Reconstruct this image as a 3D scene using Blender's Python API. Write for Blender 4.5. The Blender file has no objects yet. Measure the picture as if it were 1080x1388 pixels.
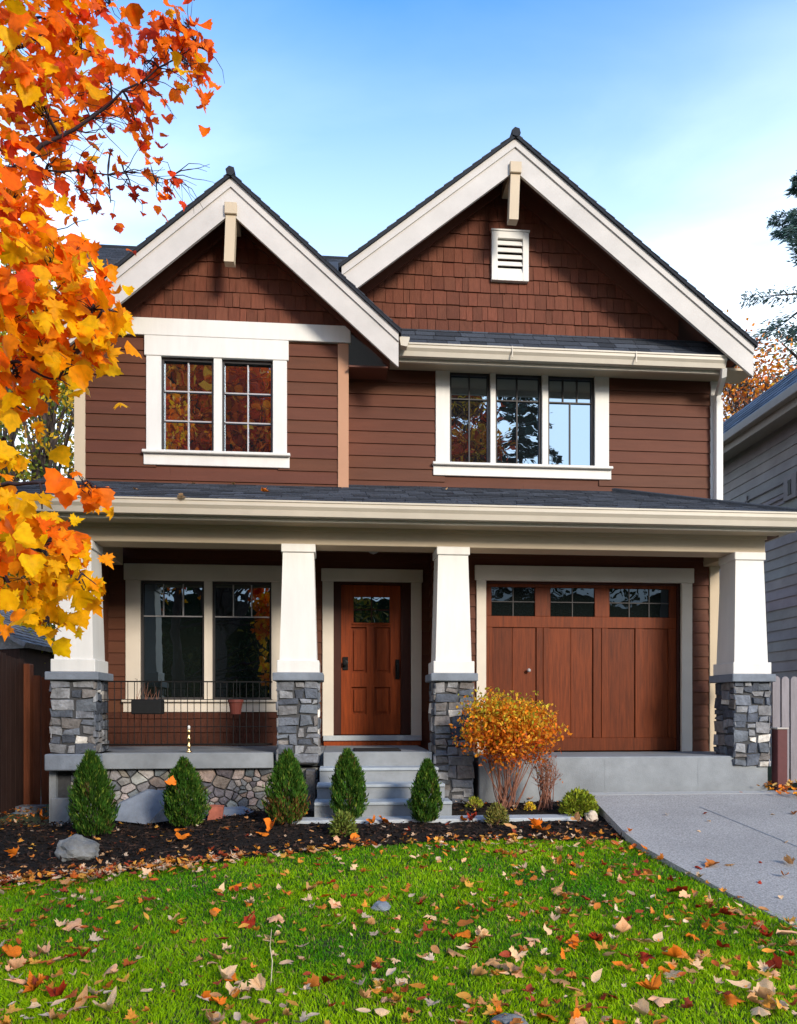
import bpy, math, random
import numpy as np
from mathutils import Vector, Matrix, noise as mnoise
R = math.radians
rng = random.Random(7)
nrg = np.random.RandomState(11)
S = bpy.context.scene
COL = S.collection

# ---------------------------------------------------------------- camera
E = 1.60            # eye height; ground beside the lawn is near z = 0
F = 1000.0          # focal length in pixels of the 1080 x 1388 photograph
HY = 960.0          # horizon row
A = math.atan(0.083)  # yaw of the camera to the right of the facade normal
cam_d = bpy.data.cameras.new('camera'); cam = bpy.data.objects.new('camera', cam_d); COL.objects.link(cam)
cam.location = (0, 0, E); cam.rotation_euler = (R(90), 0, -A)
cam_d.sensor_fit = 'HORIZONTAL'; cam_d.sensor_width = 36; cam_d.lens = F / 1080 * 36
cam_d.shift_y = (HY - 694) / 1080; cam_d.clip_end = 2000; cam_d.clip_start = 0.05
S.camera = cam
S.render.resolution_x = 797; S.render.resolution_y = 1024
# ---------------------------------------------------------------- light
SUN_EL, SUN_AZ = R(22), R(29)     # behind the camera, to the right
w = bpy.data.worlds.new("World"); S.world = w; w.use_nodes = True
nt = w.node_tree; N = nt.nodes; L = nt.links; N.clear()
wo = N.new('ShaderNodeOutputWorld'); bg = N.new('ShaderNodeBackground'); bg.inputs[1].default_value = 0.15
sky = N.new('ShaderNodeTexSky'); sky.sky_type = 'NISHITA'; sky.sun_disc = False
sky.sun_elevation = SUN_EL; sky.sun_rotation = math.pi - SUN_AZ; sky.air_density = 1.0; sky.dust_density = 0.3; sky.ozone_density = 1.6
tc = N.new('ShaderNodeTexCoord'); mp = N.new('ShaderNodeMapping'); mp.inputs['Scale'].default_value = (1.1, 1.6, 3.8); mp.inputs['Rotation'].default_value = (0.0, R(-16), R(14))
n1 = N.new('ShaderNodeTexNoise'); n1.inputs['Scale'].default_value = 1.7; n1.inputs['Detail'].default_value = 7; n1.inputs['Roughness'].default_value = .52; n1.inputs['Distortion'].default_value = .5
cr = N.new('ShaderNodeValToRGB'); cr.color_ramp.elements[0].position = .40; cr.color_ramp.elements[1].position = .66
sx = N.new('ShaderNodeSeparateXYZ'); mr = N.new('ShaderNodeMapRange'); mr.inputs[1].default_value = .66; mr.inputs[2].default_value = .22; mr.inputs[3].default_value = 0.06; mr.inputs[4].default_value = 1.0
mu = N.new('ShaderNodeMath'); mu.operation = 'MULTIPLY'; mu2 = N.new('ShaderNodeMath'); mu2.operation = 'MULTIPLY'; mu2.inputs[1].default_value = .85
ad = N.new('ShaderNodeMath'); ad.operation = 'ADD'; ad.use_clamp = True
hz = N.new('ShaderNodeMapRange'); hz.inputs[1].default_value = .71; hz.inputs[2].default_value = .34; hz.inputs[3].default_value = 0.0; hz.inputs[4].default_value = .80
mx = N.new('ShaderNodeMix'); mx.data_type = 'RGBA'; mx.inputs[7].default_value = (5.6, 6.3, 7.0, 1)
L.new(tc.outputs['Generated'], mp.inputs[0]); L.new(mp.outputs[0], n1.inputs['Vector']); L.new(n1.outputs[0], cr.inputs[0])
L.new(tc.outputs['Generated'], sx.inputs[0]); L.new(sx.outputs[2], mr.inputs[0]); L.new(sx.outputs[2], hz.inputs[0])
L.new(cr.outputs[0], mu.inputs[0]); L.new(mr.outputs[0], mu.inputs[1]); L.new(mu.outputs[0], mu2.inputs[0])
L.new(mu2.outputs[0], ad.inputs[0]); L.new(hz.outputs[0], ad.inputs[1])
L.new(ad.outputs[0], mx.inputs[0]); hs = N.new('ShaderNodeHueSaturation'); hs.inputs['Saturation'].default_value = 1.42; hs.inputs['Hue'].default_value = .503; hs.inputs['Value'].default_value = 1.42; L.new(sky.outputs[0], hs.inputs['Color']); L.new(hs.outputs[0], mx.inputs[6]); L.new(mx.outputs[2], bg.inputs[0]); L.new(bg.outputs[0], wo.inputs[0])
sd = bpy.data.lights.new('sun', 'SUN'); sun = bpy.data.objects.new('sun', sd); COL.objects.link(sun)
sd.energy = 2.2; sd.angle = R(14); sd.color = (1.0, .91, .78)
sdir = Vector((math.sin(SUN_AZ) * math.cos(SUN_EL), -math.cos(SUN_AZ) * math.cos(SUN_EL), math.sin(SUN_EL)))
sun.rotation_euler = sdir.to_track_quat('Z', 'Y').to_euler(); sun.location = (10, -20, 30)
S.view_settings.view_transform = 'Standard'; S.view_settings.look = 'None'; S.view_settings.exposure = 1.06; S.view_settings.gamma = 1.0
S.view_settings.use_curve_mapping = False
try:
    S.cycles.use_denoising = True; S.cycles.max_bounces = 8; S.cycles.transparent_max_bounces = 8
    S.cycles.sample_clamp_indirect = 8
except Exception: pass

# ---------------------------------------------------------------- helpers
def ray(px, py):
    u = (px - 540) / F; v = (HY - py) / F; c, s = math.cos(A), math.sin(A)
    return Vector((s + u * c, c - u * s, v))
def X(px, Y): d = ray(px, HY); return d.x / d.y * Y
def Z(px, py, Y): d = ray(px, py); return E + d.z / d.y * Y
def P(px, py, Y): return Vector((X(px, Y), Y, Z(px, py, Y)))
def sm(t): t = max(0, min(1, t)); return t * t * (3 - 2 * t)
def tag(o, label=None, cat=None, group=None, kind=None):
    if label: o['label'] = label
    if cat: o['category'] = cat
    if group: o['group'] = group
    if kind: o['kind'] = kind
    return o
def empty(name, loc=(0, 0, 0), parent=None, rz=0):
    o = bpy.data.objects.new(name, None); COL.objects.link(o); o.location = loc; o.rotation_euler.z = rz; o.parent = parent
    o.empty_display_size = .1
    return o
def copy_tree(o, parent=None):
    c = o.copy(); COL.objects.link(c); c.parent = parent
    for ch in list(o.children): copy_tree(ch, c)
    return c

class MB:
    def __init__(s): s.v = []; s.f = []; s.c = []
    def face(s, pts, col=(1, 1, 1)):
        i = len(s.v); s.v += [tuple(p) for p in pts]; s.f.append(tuple(range(i, i + len(pts)))); s.c.append(col)
    def grid(s, verts, faces, col=(1, 1, 1)):
        i = len(s.v); s.v += [tuple(p) for p in verts]
        for f in faces: s.f.append(tuple(a + i for a in f)); s.c.append(col)
    def box(s, x0, x1, y0, y1, z0, z1, col=(1, 1, 1), b=0.0):
        x0, x1 = sorted((x0, x1)); y0, y1 = sorted((y0, y1)); z0, z1 = sorted((z0, z1))
        if b <= 0 or min(x1 - x0, y1 - y0, z1 - z0) < 2.5 * b:
            v = [(x, y, z) for x in (x0, x1) for y in (y0, y1) for z in (z0, z1)]
            s.grid(v, [(0, 1, 3, 2), (4, 6, 7, 5), (0, 4, 5, 1), (2, 3, 7, 6), (0, 2, 6, 4), (1, 5, 7, 3)], col); return
        s.bbox((x0, y0, z0), (x1, y1, z1), b, col)
    def bbox(s, lo, hi, b, col):
        # chamfered box: 24 verts
        vs = []; idx = {}
        for sx_ in (0, 1):
            for sy_ in (0, 1):
                for sz_ in (0, 1):
                    for ax in range(3):
                        p = [0, 0, 0]
                        for k, sg in enumerate((sx_, sy_, sz_)):
                            e = hi[k] if sg else lo[k]
                            p[k] = e if k == ax else (e - b if sg else e + b)
                        idx[(sx_, sy_, sz_, ax)] = len(vs); vs.append(tuple(p))
        fs = []
        g = lambda a, b_, c, ax: idx[(a, b_, c, ax)]
        for sg in (0, 1):
            fs.append([g(sg, 0, 0, 0), g(sg, 1, 0, 0), g(sg, 1, 1, 0), g(sg, 0, 1, 0)])
            fs.append([g(0, sg, 0, 1), g(1, sg, 0, 1), g(1, sg, 1, 1), g(0, sg, 1, 1)])
            fs.append([g(0, 0, sg, 2), g(1, 0, sg, 2), g(1, 1, sg, 2), g(0, 1, sg, 2)])
        for a in (0, 1):
            for c in (0, 1):
                fs.append([g(0, a, c, 1), g(1, a, c, 1), g(1, a, c, 2), g(0, a, c, 2)])
                fs.append([g(a, 0, c, 0), g(a, 1, c, 0), g(a, 1, c, 2), g(a, 0, c, 2)])
                fs.append([g(a, c, 0, 0), g(a, c, 1, 0), g(a, c, 1, 1), g(a, c, 0, 1)])
                for d in (0, 1): pass
        for a in (0, 1):
            for c in (0, 1):
                for d in (0, 1): fs.append([g(a, c, d, 0), g(a, c, d, 1), g(a, c, d, 2)])
        cen = Vector([(lo[k] + hi[k]) / 2 for k in range(3)])
        out = []
        for f in fs:
            p = [Vector(vs[i]) for i in f]; n = (p[1] - p[0]).cross(p[2] - p[0]); m = sum(p, Vector()) / len(p)
            out.append(tuple(f) if n.dot(m - cen) > 0 else tuple(reversed(f)))
        s.grid(vs, out, col)
    def tube(s, pts, rad, n=8, col=(1, 1, 1), cap=True):
        pts = [Vector(p) for p in pts]
        if not hasattr(rad, '__len__'): rad = [rad] * len(pts)
        vs = []; fs = []; prev = None
        for i, p in enumerate(pts):
            d = (pts[min(i + 1, len(pts) - 1)] - pts[max(i - 1, 0)])
            if d.length < 1e-9: d = Vector((0, 0, 1))
            d.normalize()
            if prev is None: a = d.orthogonal().normalized()
            else: a = (prev - d * prev.dot(d)); a = a.normalized() if a.length > 1e-6 else d.orthogonal().normalized()
            prev = a; b = d.cross(a)
            for k in range(n):
                t = 2 * math.pi * k / n; vs.append(p + (a * math.cos(t) + b * math.sin(t)) * rad[i])
        for i in range(len(pts) - 1):
            for k in range(n): fs.append((i * n + k, i * n + (k + 1) % n, (i + 1) * n + (k + 1) % n, (i + 1) * n + k))
        if cap: fs.append(tuple(range(n))[::-1]); fs.append(tuple((len(pts) - 1) * n + k for k in range(n)))
        s.grid(vs, fs, col)
    def lathe(s, prof, cx, cy, n=16, col=(1, 1, 1)):
        vs = []; fs = []
        for r, z in prof:
            for k in range(n): t = 2 * math.pi * k / n; vs.append((cx + r * math.cos(t), cy + r * math.sin(t), z))
        for i in range(len(prof) - 1):
            for k in range(n): fs.append((i * n + k, i * n + (k + 1) % n, (i + 1) * n + (k + 1) % n, (i + 1) * n + k))
        fs.append(tuple(range(n))[::-1]); fs.append(tuple((len(prof) - 1) * n + k for k in range(n)))
        s.grid(vs, fs, col)
    def extrude(s, prof, x0, x1, fr=None, col=(1, 1, 1)):
        # prof: list of (y, z) closed loop, extruded along x
        n = len(prof); v = [(x0, y, z) for y, z in prof] + [(x1, y, z) for y, z in prof]
        if fr: v = [fr(*p) for p in v]
        s.grid(v, [(i, (i + 1) % n, n + (i + 1) % n, n + i) for i in range(n)] + [tuple(range(n))[::-1], tuple(range(n, 2 * n))], col)
    def prism(s, poly, y0, y1, col=(1, 1, 1)):
        # poly of (x, z), extruded in y
        n = len(poly); v = [(x, y0, z) for x, z in poly] + [(x, y1, z) for x, z in poly]
        s.grid(v, [(i, (i + 1) % n, n + (i + 1) % n, n + i) for i in range(n)] + [tuple(range(n))[::-1], tuple(range(n, 2 * n))], col)
    def build(s, name, mat, parent=None, smooth=False):
        me = bpy.data.meshes.new(name); me.from_pydata(s.v, [], s.f)
        a = me.color_attributes.new('col', 'FLOAT_COLOR', 'CORNER')
        cnt = np.array([len(f) for f in s.f]); c = np.repeat(np.array([(k[0], k[1], k[2], 1.0) for k in s.c], dtype=np.float32), cnt, axis=0)
        a.data.foreach_set('color', c.ravel())
        me.materials.append(mat)
        if smooth: me.shade_smooth()
        me.validate(); me.update()
        o = bpy.data.objects.new(name, me); COL.objects.link(o); o.parent = parent
        return o
def recalc(o):
    import bmesh
    bm = bmesh.new(); bm.from_mesh(o.data); bmesh.ops.recalc_face_normals(bm, faces=bm.faces); bm.to_mesh(o.data); bm.free()

def np_mesh(name, V, Fc, C, mat, parent=None, nper=None):
    """V (n,3) F (m,k) C (m,3) -> mesh with the same number of corners per face"""
    me = bpy.data.meshes.new(name); k = Fc.shape[1]; m = len(Fc)
    me.vertices.add(len(V)); me.vertices.foreach_set('co', V.astype(np.float32).ravel())
    me.loops.add(m * k); me.loops.foreach_set('vertex_index', Fc.astype(np.int32).ravel())
    me.polygons.add(m); me.polygons.foreach_set('loop_start', np.arange(0, m * k, k, dtype=np.int32))
    try: me.polygons.foreach_set('loop_total', np.full(m, k, dtype=np.int32))
    except Exception: pass
    a = me.color_attributes.new('col', 'FLOAT_COLOR', 'CORNER')
    cc = np.concatenate([C, np.ones((m, 1))], axis=1).astype(np.float32); a.data.foreach_set('color', np.repeat(cc, k, axis=0).ravel())
    me.materials.append(mat); me.update(calc_edges=True)
    o = bpy.data.objects.new(name, me); COL.objects.link(o); o.parent = parent
    return o
def nrm(a): return a / np.maximum(np.linalg.norm(a, axis=1, keepdims=True), 1e-9)
def cards(pos, d, ln, wd, col, fold=.35):
    """diamond leaves, folded along the midrib: 2 triangles each. returns V,F,C"""
    n = len(pos); d = nrm(d); r = nrm(np.cross(d, nrg.normal(size=(n, 3)))); u = np.cross(d, r)
    ln = np.reshape(ln, (n, 1)); wd = np.reshape(wd, (n, 1))
    a = pos; b = pos + d * ln; m = pos + d * ln * .45
    p = m + r * wd * .5 + u * wd * fold * .5; q = m - r * wd * .5 + u * wd * fold * .5
    V = np.stack([a, p, b, q], axis=1).reshape(-1, 3); i = np.arange(n) * 4
    Fc = np.concatenate([np.stack([i, i + 1, i + 2], 1), np.stack([i, i + 2, i + 3], 1)])
    return V, Fc, np.concatenate([col, col])

def clip(poly, conv):
    """Sutherland-Hodgman; conv is counter-clockwise"""
    out = list(poly)
    for i in range(len(conv)):
        ax, ay = conv[i]; bx, by = conv[(i + 1) % len(conv)]; inp = out; out = []
        if not inp: return []
        f = lambda p: (bx - ax) * (p[1] - ay) - (by - ay) * (p[0] - ax)
        for j in range(len(inp)):
            p, q = inp[j], inp[(j + 1) % len(inp)]; fp, fq = f(p), f(q)
            if fp >= 0: out.append(p)
            if (fp >= 0) != (fq >= 0):
                t = fp / (fp - fq); out.append((p[0] + (q[0] - p[0]) * t, p[1] + (q[1] - p[1]) * t))
    return out
def area(p): return .5 * sum(p[i][0] * p[(i + 1) % len(p)][1] - p[(i + 1) % len(p)][0] * p[i][1] for i in range(len(p)))
class Fr:
    def __init__(s, O, U, V, Nn): s.O, s.U, s.V, s.N = Vector(O), Vector(U).normalized(), Vector(V).normalized(), Vector(Nn).normalized()
    def __call__(s, a, b, d=0): return s.O + s.U * a + s.V * b + s.N * d
def front(Y): return Fr((0, Y, 0), (1, 0, 0), (0, 0, 1), (0, -1, 0))

def tiles(mb, fr, conv, rowh, wmin, wmax, thick, colf, gap=.004, stag=.0, base=0.0, start=None):
    zs = [p[1] for p in conv]; xs = [p[0] for p in conv]; z = min(zs) if start is None else start; row = 0
    while z < max(zs):
        x = min(xs) - rng.random() * wmax
        while x < max(xs):
            wd = rng.uniform(wmin, wmax); dz = rng.uniform(-stag, stag)
            poly = clip([(x, z + dz), (x + wd - gap, z + dz), (x + wd - gap, z + rowh * 1.02), (x, z + rowh * 1.02)], conv)
            if len(poly) > 2 and area(poly) > 1e-5:
                t = thick * rng.uniform(.75, 1.2); c = colf(row)
                dep = lambda q: base + t * (1 - .8 * (q[1] - z) / rowh)
                top = [fr(q[0], q[1], dep(q)) for q in poly]; bot = [fr(q[0], q[1], base - .002) for q in poly]; n = len(poly)
                mb.grid(top + bot, [tuple(range(n))] + [(i, n + i, n + (i + 1) % n, (i + 1) % n) for i in range(n)], c)
            x += wd
        z += rowh; row += 1
def lap(mb, fr, s0, s1, z0, z1, exp_, holes=(), t=.02, col=(1, 1, 1), top_line=None):
    z = z0; k = 0
    while z < z1 - .005:
        ze = min(z + exp_, z1); segs = [(s0, s1)]
        for a, b, c, d in holes:
            if z < d - .005 and ze > c + .005:
                ns = []
                for p, q in segs:
                    if b <= p or a >= q: ns.append((p, q)); continue
                    if a > p: ns.append((p, a))
                    if b < q: ns.append((b, q))
                segs = ns
        cc = tuple(c_ * rng.uniform(.94, 1.06) for c_ in col)
        for p, q in segs:
            # break long boards with a butt joint
            cuts = [p]
            while q - cuts[-1] > 2.3: cuts.append(cuts[-1] + rng.uniform(.9, 2.2))
            cuts.append(q)
            for i in range(len(cuts) - 1):
                a, b = cuts[i], cuts[i + 1] - (.0015 if i < len(cuts) - 2 else 0)
                v = [fr(a, z, 0), fr(b, z, 0), fr(b, z, t), fr(a, z, t), fr(a, ze, .006), fr(b, ze, .006), fr(a, ze, 0), fr(b, ze, 0)]
                mb.grid(v, [(0, 1, 2, 3), (3, 2, 5, 4), (4, 5, 7, 6), (0, 3, 4, 6), (1, 7, 5, 2)], cc)
        z = ze; k += 1

def stone_poly(mb, fr, poly, depth, col, base=0.0):
    n = len(poly); cx = sum(p[0] for p in poly) / n; cy = sum(p[1] for p in poly) / n
    # subdivide edges for an uneven outline
    pp = []
    for i in range(n):
        a, b = poly[i], poly[(i + 1) % n]; l = math.dist(a, b); k = max(1, int(l / .05))
        for j in range(k):
            t = j / k; pp.append((a[0] + (b[0] - a[0]) * t, a[1] + (b[1] - a[1]) * t))
    n = len(pp)
    def ins(sc, j): return [(cx + (x - cx) * sc + rng.uniform(-j, j), cy + (y - cy) * sc + rng.uniform(-j, j)) for x, y in pp]
    size = math.sqrt(abs(area(poly))); e = .006 / max(size, .03)
    r0 = ins(1 - e, .002); r1 = [(cx + (x - cx) * (1 - .5 * e), cy + (y - cy) * (1 - .5 * e)) for x, y in r0]; r2 = [(cx + (x - cx) * (1 - .10), cy + (y - cy) * (1 - .10)) for x, y in r0]
    tx, ty = rng.uniform(-.12, .12), rng.uniform(-.12, .12)
    V = [fr(x, y, base) for x, y in r0] + [fr(x, y, base + depth * .68) for x, y in r1] + \
        [fr(x, y, base + depth * (1 + rng.uniform(-.12, .12)) + tx * (x - cx) + ty * (y - cy)) for x, y in r2]
    r3 = [(cx + (x - cx) * .5 + rng.uniform(-.004, .004), cy + (y - cy) * .5 + rng.uniform(-.004, .004)) for x, y in r0]
    V += [fr(x, y, base + depth * (1.08 + rng.uniform(-.15, .15)) + tx * (x - cx) + ty * (y - cy)) for x, y in r3] + [fr(cx, cy, base + depth * 1.1)]
    fs = []
    for q in range(3): fs += [(q * n + i, q * n + (i + 1) % n, (q + 1) * n + (i + 1) % n, (q + 1) * n + i) for i in range(n)]
    fs += [(3 * n + i, 3 * n + (i + 1) % n, 4 * n) for i in range(n)]
    mb.grid(V, fs, col)
def ledge_rects(w_, h_):
    out = []
    def split(x0, y0, x1, y1):
        ww, hh = x1 - x0, y1 - y0
        if ww < .10 or (ww * hh < .035 and rng.random() < .55 and ww < hh * 3.2 and hh < .17) or ww * hh < .008:
            out.append((x0, y0, x1, y1)); return
        if ww > hh * 1.35 and ww > .2 or (hh < .11 and ww > .22):
            m = x0 + ww * rng.uniform(.32, .68); split(x0, y0, m, y1); split(m, y0, x1, y1)
        elif hh > .11:
            m = y0 + hh * rng.uniform(.35, .65); split(x0, y0, x1, m); split(x0, m, x1, y1)
        else: out.append((x0, y0, x1, y1))
    split(0, 0, w_, h_); return out
STC = [(.085, .095, .115), (.12, .13, .15), (.155, .16, .175), (.065, .072, .088), (.20, .20, .205), (.15, .135, .125), (.10, .11, .125), (.22, .22, .225), (.17, .165, .165)]
def scol(pale=.06, bright=1.0):
    c = (.52, .48, .42) if rng.random() < pale else rng.choice(STC)
    k = rng.uniform(.8, 1.25) * bright; return tuple(v * k for v in c)
def ledge_face(mb, fr, w_, h_, bright=1.0):
    rs = ledge_rects(w_, h_); jit = {}
    def j(x, y):
        k = (round(x, 3), round(y, 3))
        if k not in jit:
            ex = 0 if x < .001 or x > w_ - .001 else rng.uniform(-.020, .020); ey = 0 if y < .001 or y > h_ - .001 else rng.uniform(-.017, .017)
            jit[k] = (x + ex, y + ey)
        return jit[k]
    for x0, y0, x1, y1 in rs:
        g = .004; stone_poly(mb, fr, [j(x0 + g, y0 + g), j(x1 - g, y0 + g), j(x1 - g, y1 - g), j(x0 + g, y1 - g)], rng.uniform(.012, .024), scol(.04, bright))
def voronoi_face(mb, fr, x0, x1, z0, z1, n, bright=1.0, asp=1.3):
    pts = [(rng.uniform(x0, x1), rng.uniform(z0, z1)) for _ in range(n)]
    box = [(x0, z0), (x1, z0), (x1, z1), (x0, z1)]
    for it in range(3):
        cells = []
        for i, p in enumerate(pts):
            poly = box
            for j_, q in enumerate(pts):
                if i == j_ or not poly: continue
                if abs(q[0] - p[0]) > 1.2: continue
                mx_, my_ = (p[0] + q[0]) / 2, (p[1] + q[1]) / 2; dx, dy = (q[0] - p[0]) / asp ** 2, q[1] - p[1]
                # half plane (r-m).d <= 0
                out = []
                for k in range(len(poly)):
                    a, b = poly[k], poly[(k + 1) % len(poly)]; fa = (a[0] - mx_) * dx + (a[1] - my_) * dy; fb = (b[0] - mx_) * dx + (b[1] - my_) * dy
                    if fa <= 0: out.append(a)
                    if (fa <= 0) != (fb <= 0): t = fa / (fa - fb); out.append((a[0] + (b[0] - a[0]) * t, a[1] + (b[1] - a[1]) * t))
                poly = out
            cells.append(poly)
        if it < 2: pts = [((sum(v[0] for v in c) / len(c)) * .3 + p[0] * .7, (sum(v[1] for v in c) / len(c)) * .3 + p[1] * .7) if c else p for c, p in zip(cells, pts)]
    for c in cells:
        if len(c) > 2 and abs(area(c)) > 3e-4:
            cx = sum(v[0] for v in c) / len(c); cy = sum(v[1] for v in c) / len(c)
            c = [(cx + (x - cx) * .955, cy + (y - cy) * .955) for x, y in c]
            stone_poly(mb, fr, c, rng.uniform(.02, .035), (lambda c_: (c_[0] * rng.uniform(1.0, 1.35), c_[1] * 1.05, c_[2] * .95))(scol(.0, bright * 1.1)))

# ---------------------------------------------------------------- materials
def mat(name): m = bpy.data.materials.new(name); m.use_nodes = True; return m
def pmat(name, base, rough=.6, var=.12, vscale=6, bump=.0, bscale=60, attr=False, spec=.18, stretch=None, metallic=0, var2=0, v2scale=.8, bdist=.01):
    m = mat(name); nt = m.node_tree; b = nt.nodes['Principled BSDF']; lk = nt.links.new
    b.inputs['Roughness'].default_value = rough; b.inputs['Metallic'].default_value = metallic; b.inputs['Specular IOR Level'].default_value = spec
    tc = nt.nodes.new('ShaderNodeTexCoord'); src = tc.outputs['Object']
    if stretch:
        mp = nt.nodes.new('ShaderNodeMapping'); mp.inputs['Scale'].default_value = stretch; lk(src, mp.inputs[0]); src = mp.outputs[0]
    n = nt.nodes.new('ShaderNodeTexNoise'); n.inputs['Scale'].default_value = vscale; n.inputs['Detail'].default_value = 6; n.inputs['Roughness'].default_value = .62; lk(src, n.inputs['Vector'])
    mr = nt.nodes.new('ShaderNodeMapRange'); mr.inputs[1].default_value = .25; mr.inputs[2].default_value = .75; mr.inputs[3].default_value = 1 - var; mr.inputs[4].default_value = 1 + var; lk(n.outputs[0], mr.inputs[0])
    fac = mr.outputs[0]
    if var2:
        n2 = nt.nodes.new('ShaderNodeTexNoise'); n2.inputs['Scale'].default_value = v2scale; n2.inputs['Detail'].default_value = 3; lk(tc.outputs['Object'], n2.inputs['Vector'])
        m2 = nt.nodes.new('ShaderNodeMapRange'); m2.inputs[1].default_value = .3; m2.inputs[2].default_value = .7; m2.inputs[3].default_value = 1 - var2; m2.inputs[4].default_value = 1 + var2; lk(n2.outputs[0], m2.inputs[0])
        mm = nt.nodes.new('ShaderNodeMath'); mm.operation = 'MULTIPLY'; lk(fac, mm.inputs[0]); lk(m2.outputs[0], mm.inputs[1]); fac = mm.outputs[0]
    vm = nt.nodes.new('ShaderNodeVectorMath'); vm.operation = 'SCALE'; lk(fac, vm.inputs['Scale'])
    if attr:
        at = nt.nodes.new('ShaderNodeAttribute'); at.attribute_name = 'col'
        v2 = nt.nodes.new('ShaderNodeVectorMath'); v2.operation = 'MULTIPLY'; v2.inputs[1].default_value = base; lk(at.outputs['Color'], v2.inputs[0]); lk(v2.outputs[0], vm.inputs[0])
    else: vm.inputs[0].default_value = base
    lk(vm.outputs[0], b.inputs['Base Color'])
    if bump:
        nb = nt.nodes.new('ShaderNodeTexNoise'); nb.inputs['Scale'].default_value = bscale; nb.inputs['Detail'].default_value = 5; lk(src, nb.inputs['Vector'])
        bp = nt.nodes.new('ShaderNodeBump'); bp.inputs['Strength'].default_value = bump; bp.inputs['Distance'].default_value = bdist; lk(nb.outputs[0], bp.inputs['Height']); lk(bp.outputs[0], b.inputs['Normal'])
    return m
def leafmat(name, trans=.45, rough=.5, spec=.12):
    m = mat(name); nt = m.node_tree; nt.nodes.clear(); lk = nt.links.new
    o = nt.nodes.new('ShaderNodeOutputMaterial'); at = nt.nodes.new('ShaderNodeAttribute'); at.attribute_name = 'col'
    d = nt.nodes.new('ShaderNodeBsdfPrincipled'); d.inputs['Roughness'].default_value = rough; d.inputs['Specular IOR Level'].default_value = spec
    t = nt.nodes.new('ShaderNodeBsdfTranslucent'); mx = nt.nodes.new('ShaderNodeMixShader'); mx.inputs[0].default_value = trans
    tc = nt.nodes.new('ShaderNodeTexCoord'); n = nt.nodes.new('ShaderNodeTexNoise'); n.inputs['Scale'].default_value = 35; n.inputs['Detail'].default_value = 4; lk(tc.outputs['Object'], n.inputs['Vector'])
    mr = nt.nodes.new('ShaderNodeMapRange'); mr.inputs[1].default_value = .3; mr.inputs[2].default_value = .7; mr.inputs[3].default_value = .82; mr.inputs[4].default_value = 1.22; lk(n.outputs[0], mr.inputs[0])
    vm = nt.nodes.new('ShaderNodeVectorMath'); vm.operation = 'SCALE'; lk(at.outputs['Color'], vm.inputs[0]); lk(mr.outputs[0], vm.inputs['Scale'])
    lk(vm.outputs[0], d.inputs['Base Color']); lk(vm.outputs[0], t.inputs[0]); lk(d.outputs[0], mx.inputs[1]); lk(t.outputs[0], mx.inputs[2]); lk(mx.outputs[0], o.inputs[0])
    return m
def glassmat(name, refl, dark=(.01, .012, .014), wave=.0):
    m = mat(name); nt = m.node_tree; nt.nodes.clear(); lk = nt.links.new
    o = nt.nodes.new('ShaderNodeOutputMaterial'); g = nt.nodes.new('ShaderNodeBsdfGlossy'); g.inputs['Roughness'].default_value = .004; g.inputs[0].default_value = (.64, .82, 1, 1)
    d = nt.nodes.new('ShaderNodeBsdfDiffuse'); d.inputs[0].default_value = (*dark, 1); mx = nt.nodes.new('ShaderNodeMixShader'); mx.inputs[0].default_value = refl
    tc = nt.nodes.new('ShaderNodeTexCoord'); n = nt.nodes.new('ShaderNodeTexNoise'); n.inputs['Scale'].default_value = 2.2; lk(tc.outputs['Object'], n.inputs['Vector'])
    bp = nt.nodes.new('ShaderNodeBump'); bp.inputs['Strength'].default_value = wave; bp.inputs['Distance'].default_value = .02; lk(n.outputs[0], bp.inputs['Height']); lk(bp.outputs[0], g.inputs['Normal'])
    lk(d.outputs[0], mx.inputs[1]); lk(g.outputs[0], mx.inputs[2]); lk(mx.outputs[0], o.inputs[0]); return m

M = {}
M['siding'] = pmat('brown_siding_paint', (.106, .037, .020), .62, .12, 3, .25, 90, attr=True, stretch=(.6, 1, 6), var2=.10, v2scale=.9)
M['brown'] = pmat('brown_trim_paint', (.125, .044, .027), .6, .08, 5, .1, 80)
M['shake'] = pmat('stained_shakes', (.125, .041, .023), .75, .22, 9, .5, 40, attr=True, stretch=(5, 5, .7))
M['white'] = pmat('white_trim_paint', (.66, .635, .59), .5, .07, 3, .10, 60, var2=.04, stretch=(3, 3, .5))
M['cream'] = pmat('cream_shaded_trim', (.50, .40, .28), .5, .04, 3, .08, 60, var2=.04)  # cream trim; warm shade on the off-white beam is put into it
M['casing'] = pmat('shaded_porch_casing', (.60, .53, .44), .5, .06, 3, .08, 60, var2=.06)  # off-white casings; the warm porch shade is put into this colour
M['fascia'] = pmat('fascia_paint', (.49, .455, .42), .5, .08, 4, .12, 60, var2=.08, v2scale=1.2)
M['tan'] = pmat('tan_trim_paint', (.42, .22, .13), .55, .05, 3, .08, 60, var2=.05)
M['gutter'] = pmat('gutter_paint', (.52, .46, .37), .4, .05, 5, .0, 60, var2=.06)
M['ceiling'] = pmat('porch_ceiling', (.16, .09, .06), .6, .08, 5)
M['soffit'] = pmat('soffit_boards', (.13, .050, .034), .6, .08, 5, stretch=(1, 8, 1))
M['stone'] = pmat('ledge_stone', (1, 1, 1), .8, .38, 14, .9, 38, attr=True, var2=.2, v2scale=6, bdist=.012)
M['mortar'] = pmat('mortar', (.06, .06, .062), .95, .2, 20, .4, 60)
M['bluestone'] = pmat('bluestone', (.17, .19, .22), .75, .2, 8, .4, 50, var2=.15, v2scale=3)
M['concrete'] = pmat('concrete', (.22, .232, .24), .85, .14, 7, .3, 90, var2=.14, v2scale=1.6)
M['conc_light'] = pmat('pale_concrete', (.40, .42, .43), .85, .12, 12, .3, 90, var2=.1)
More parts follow.
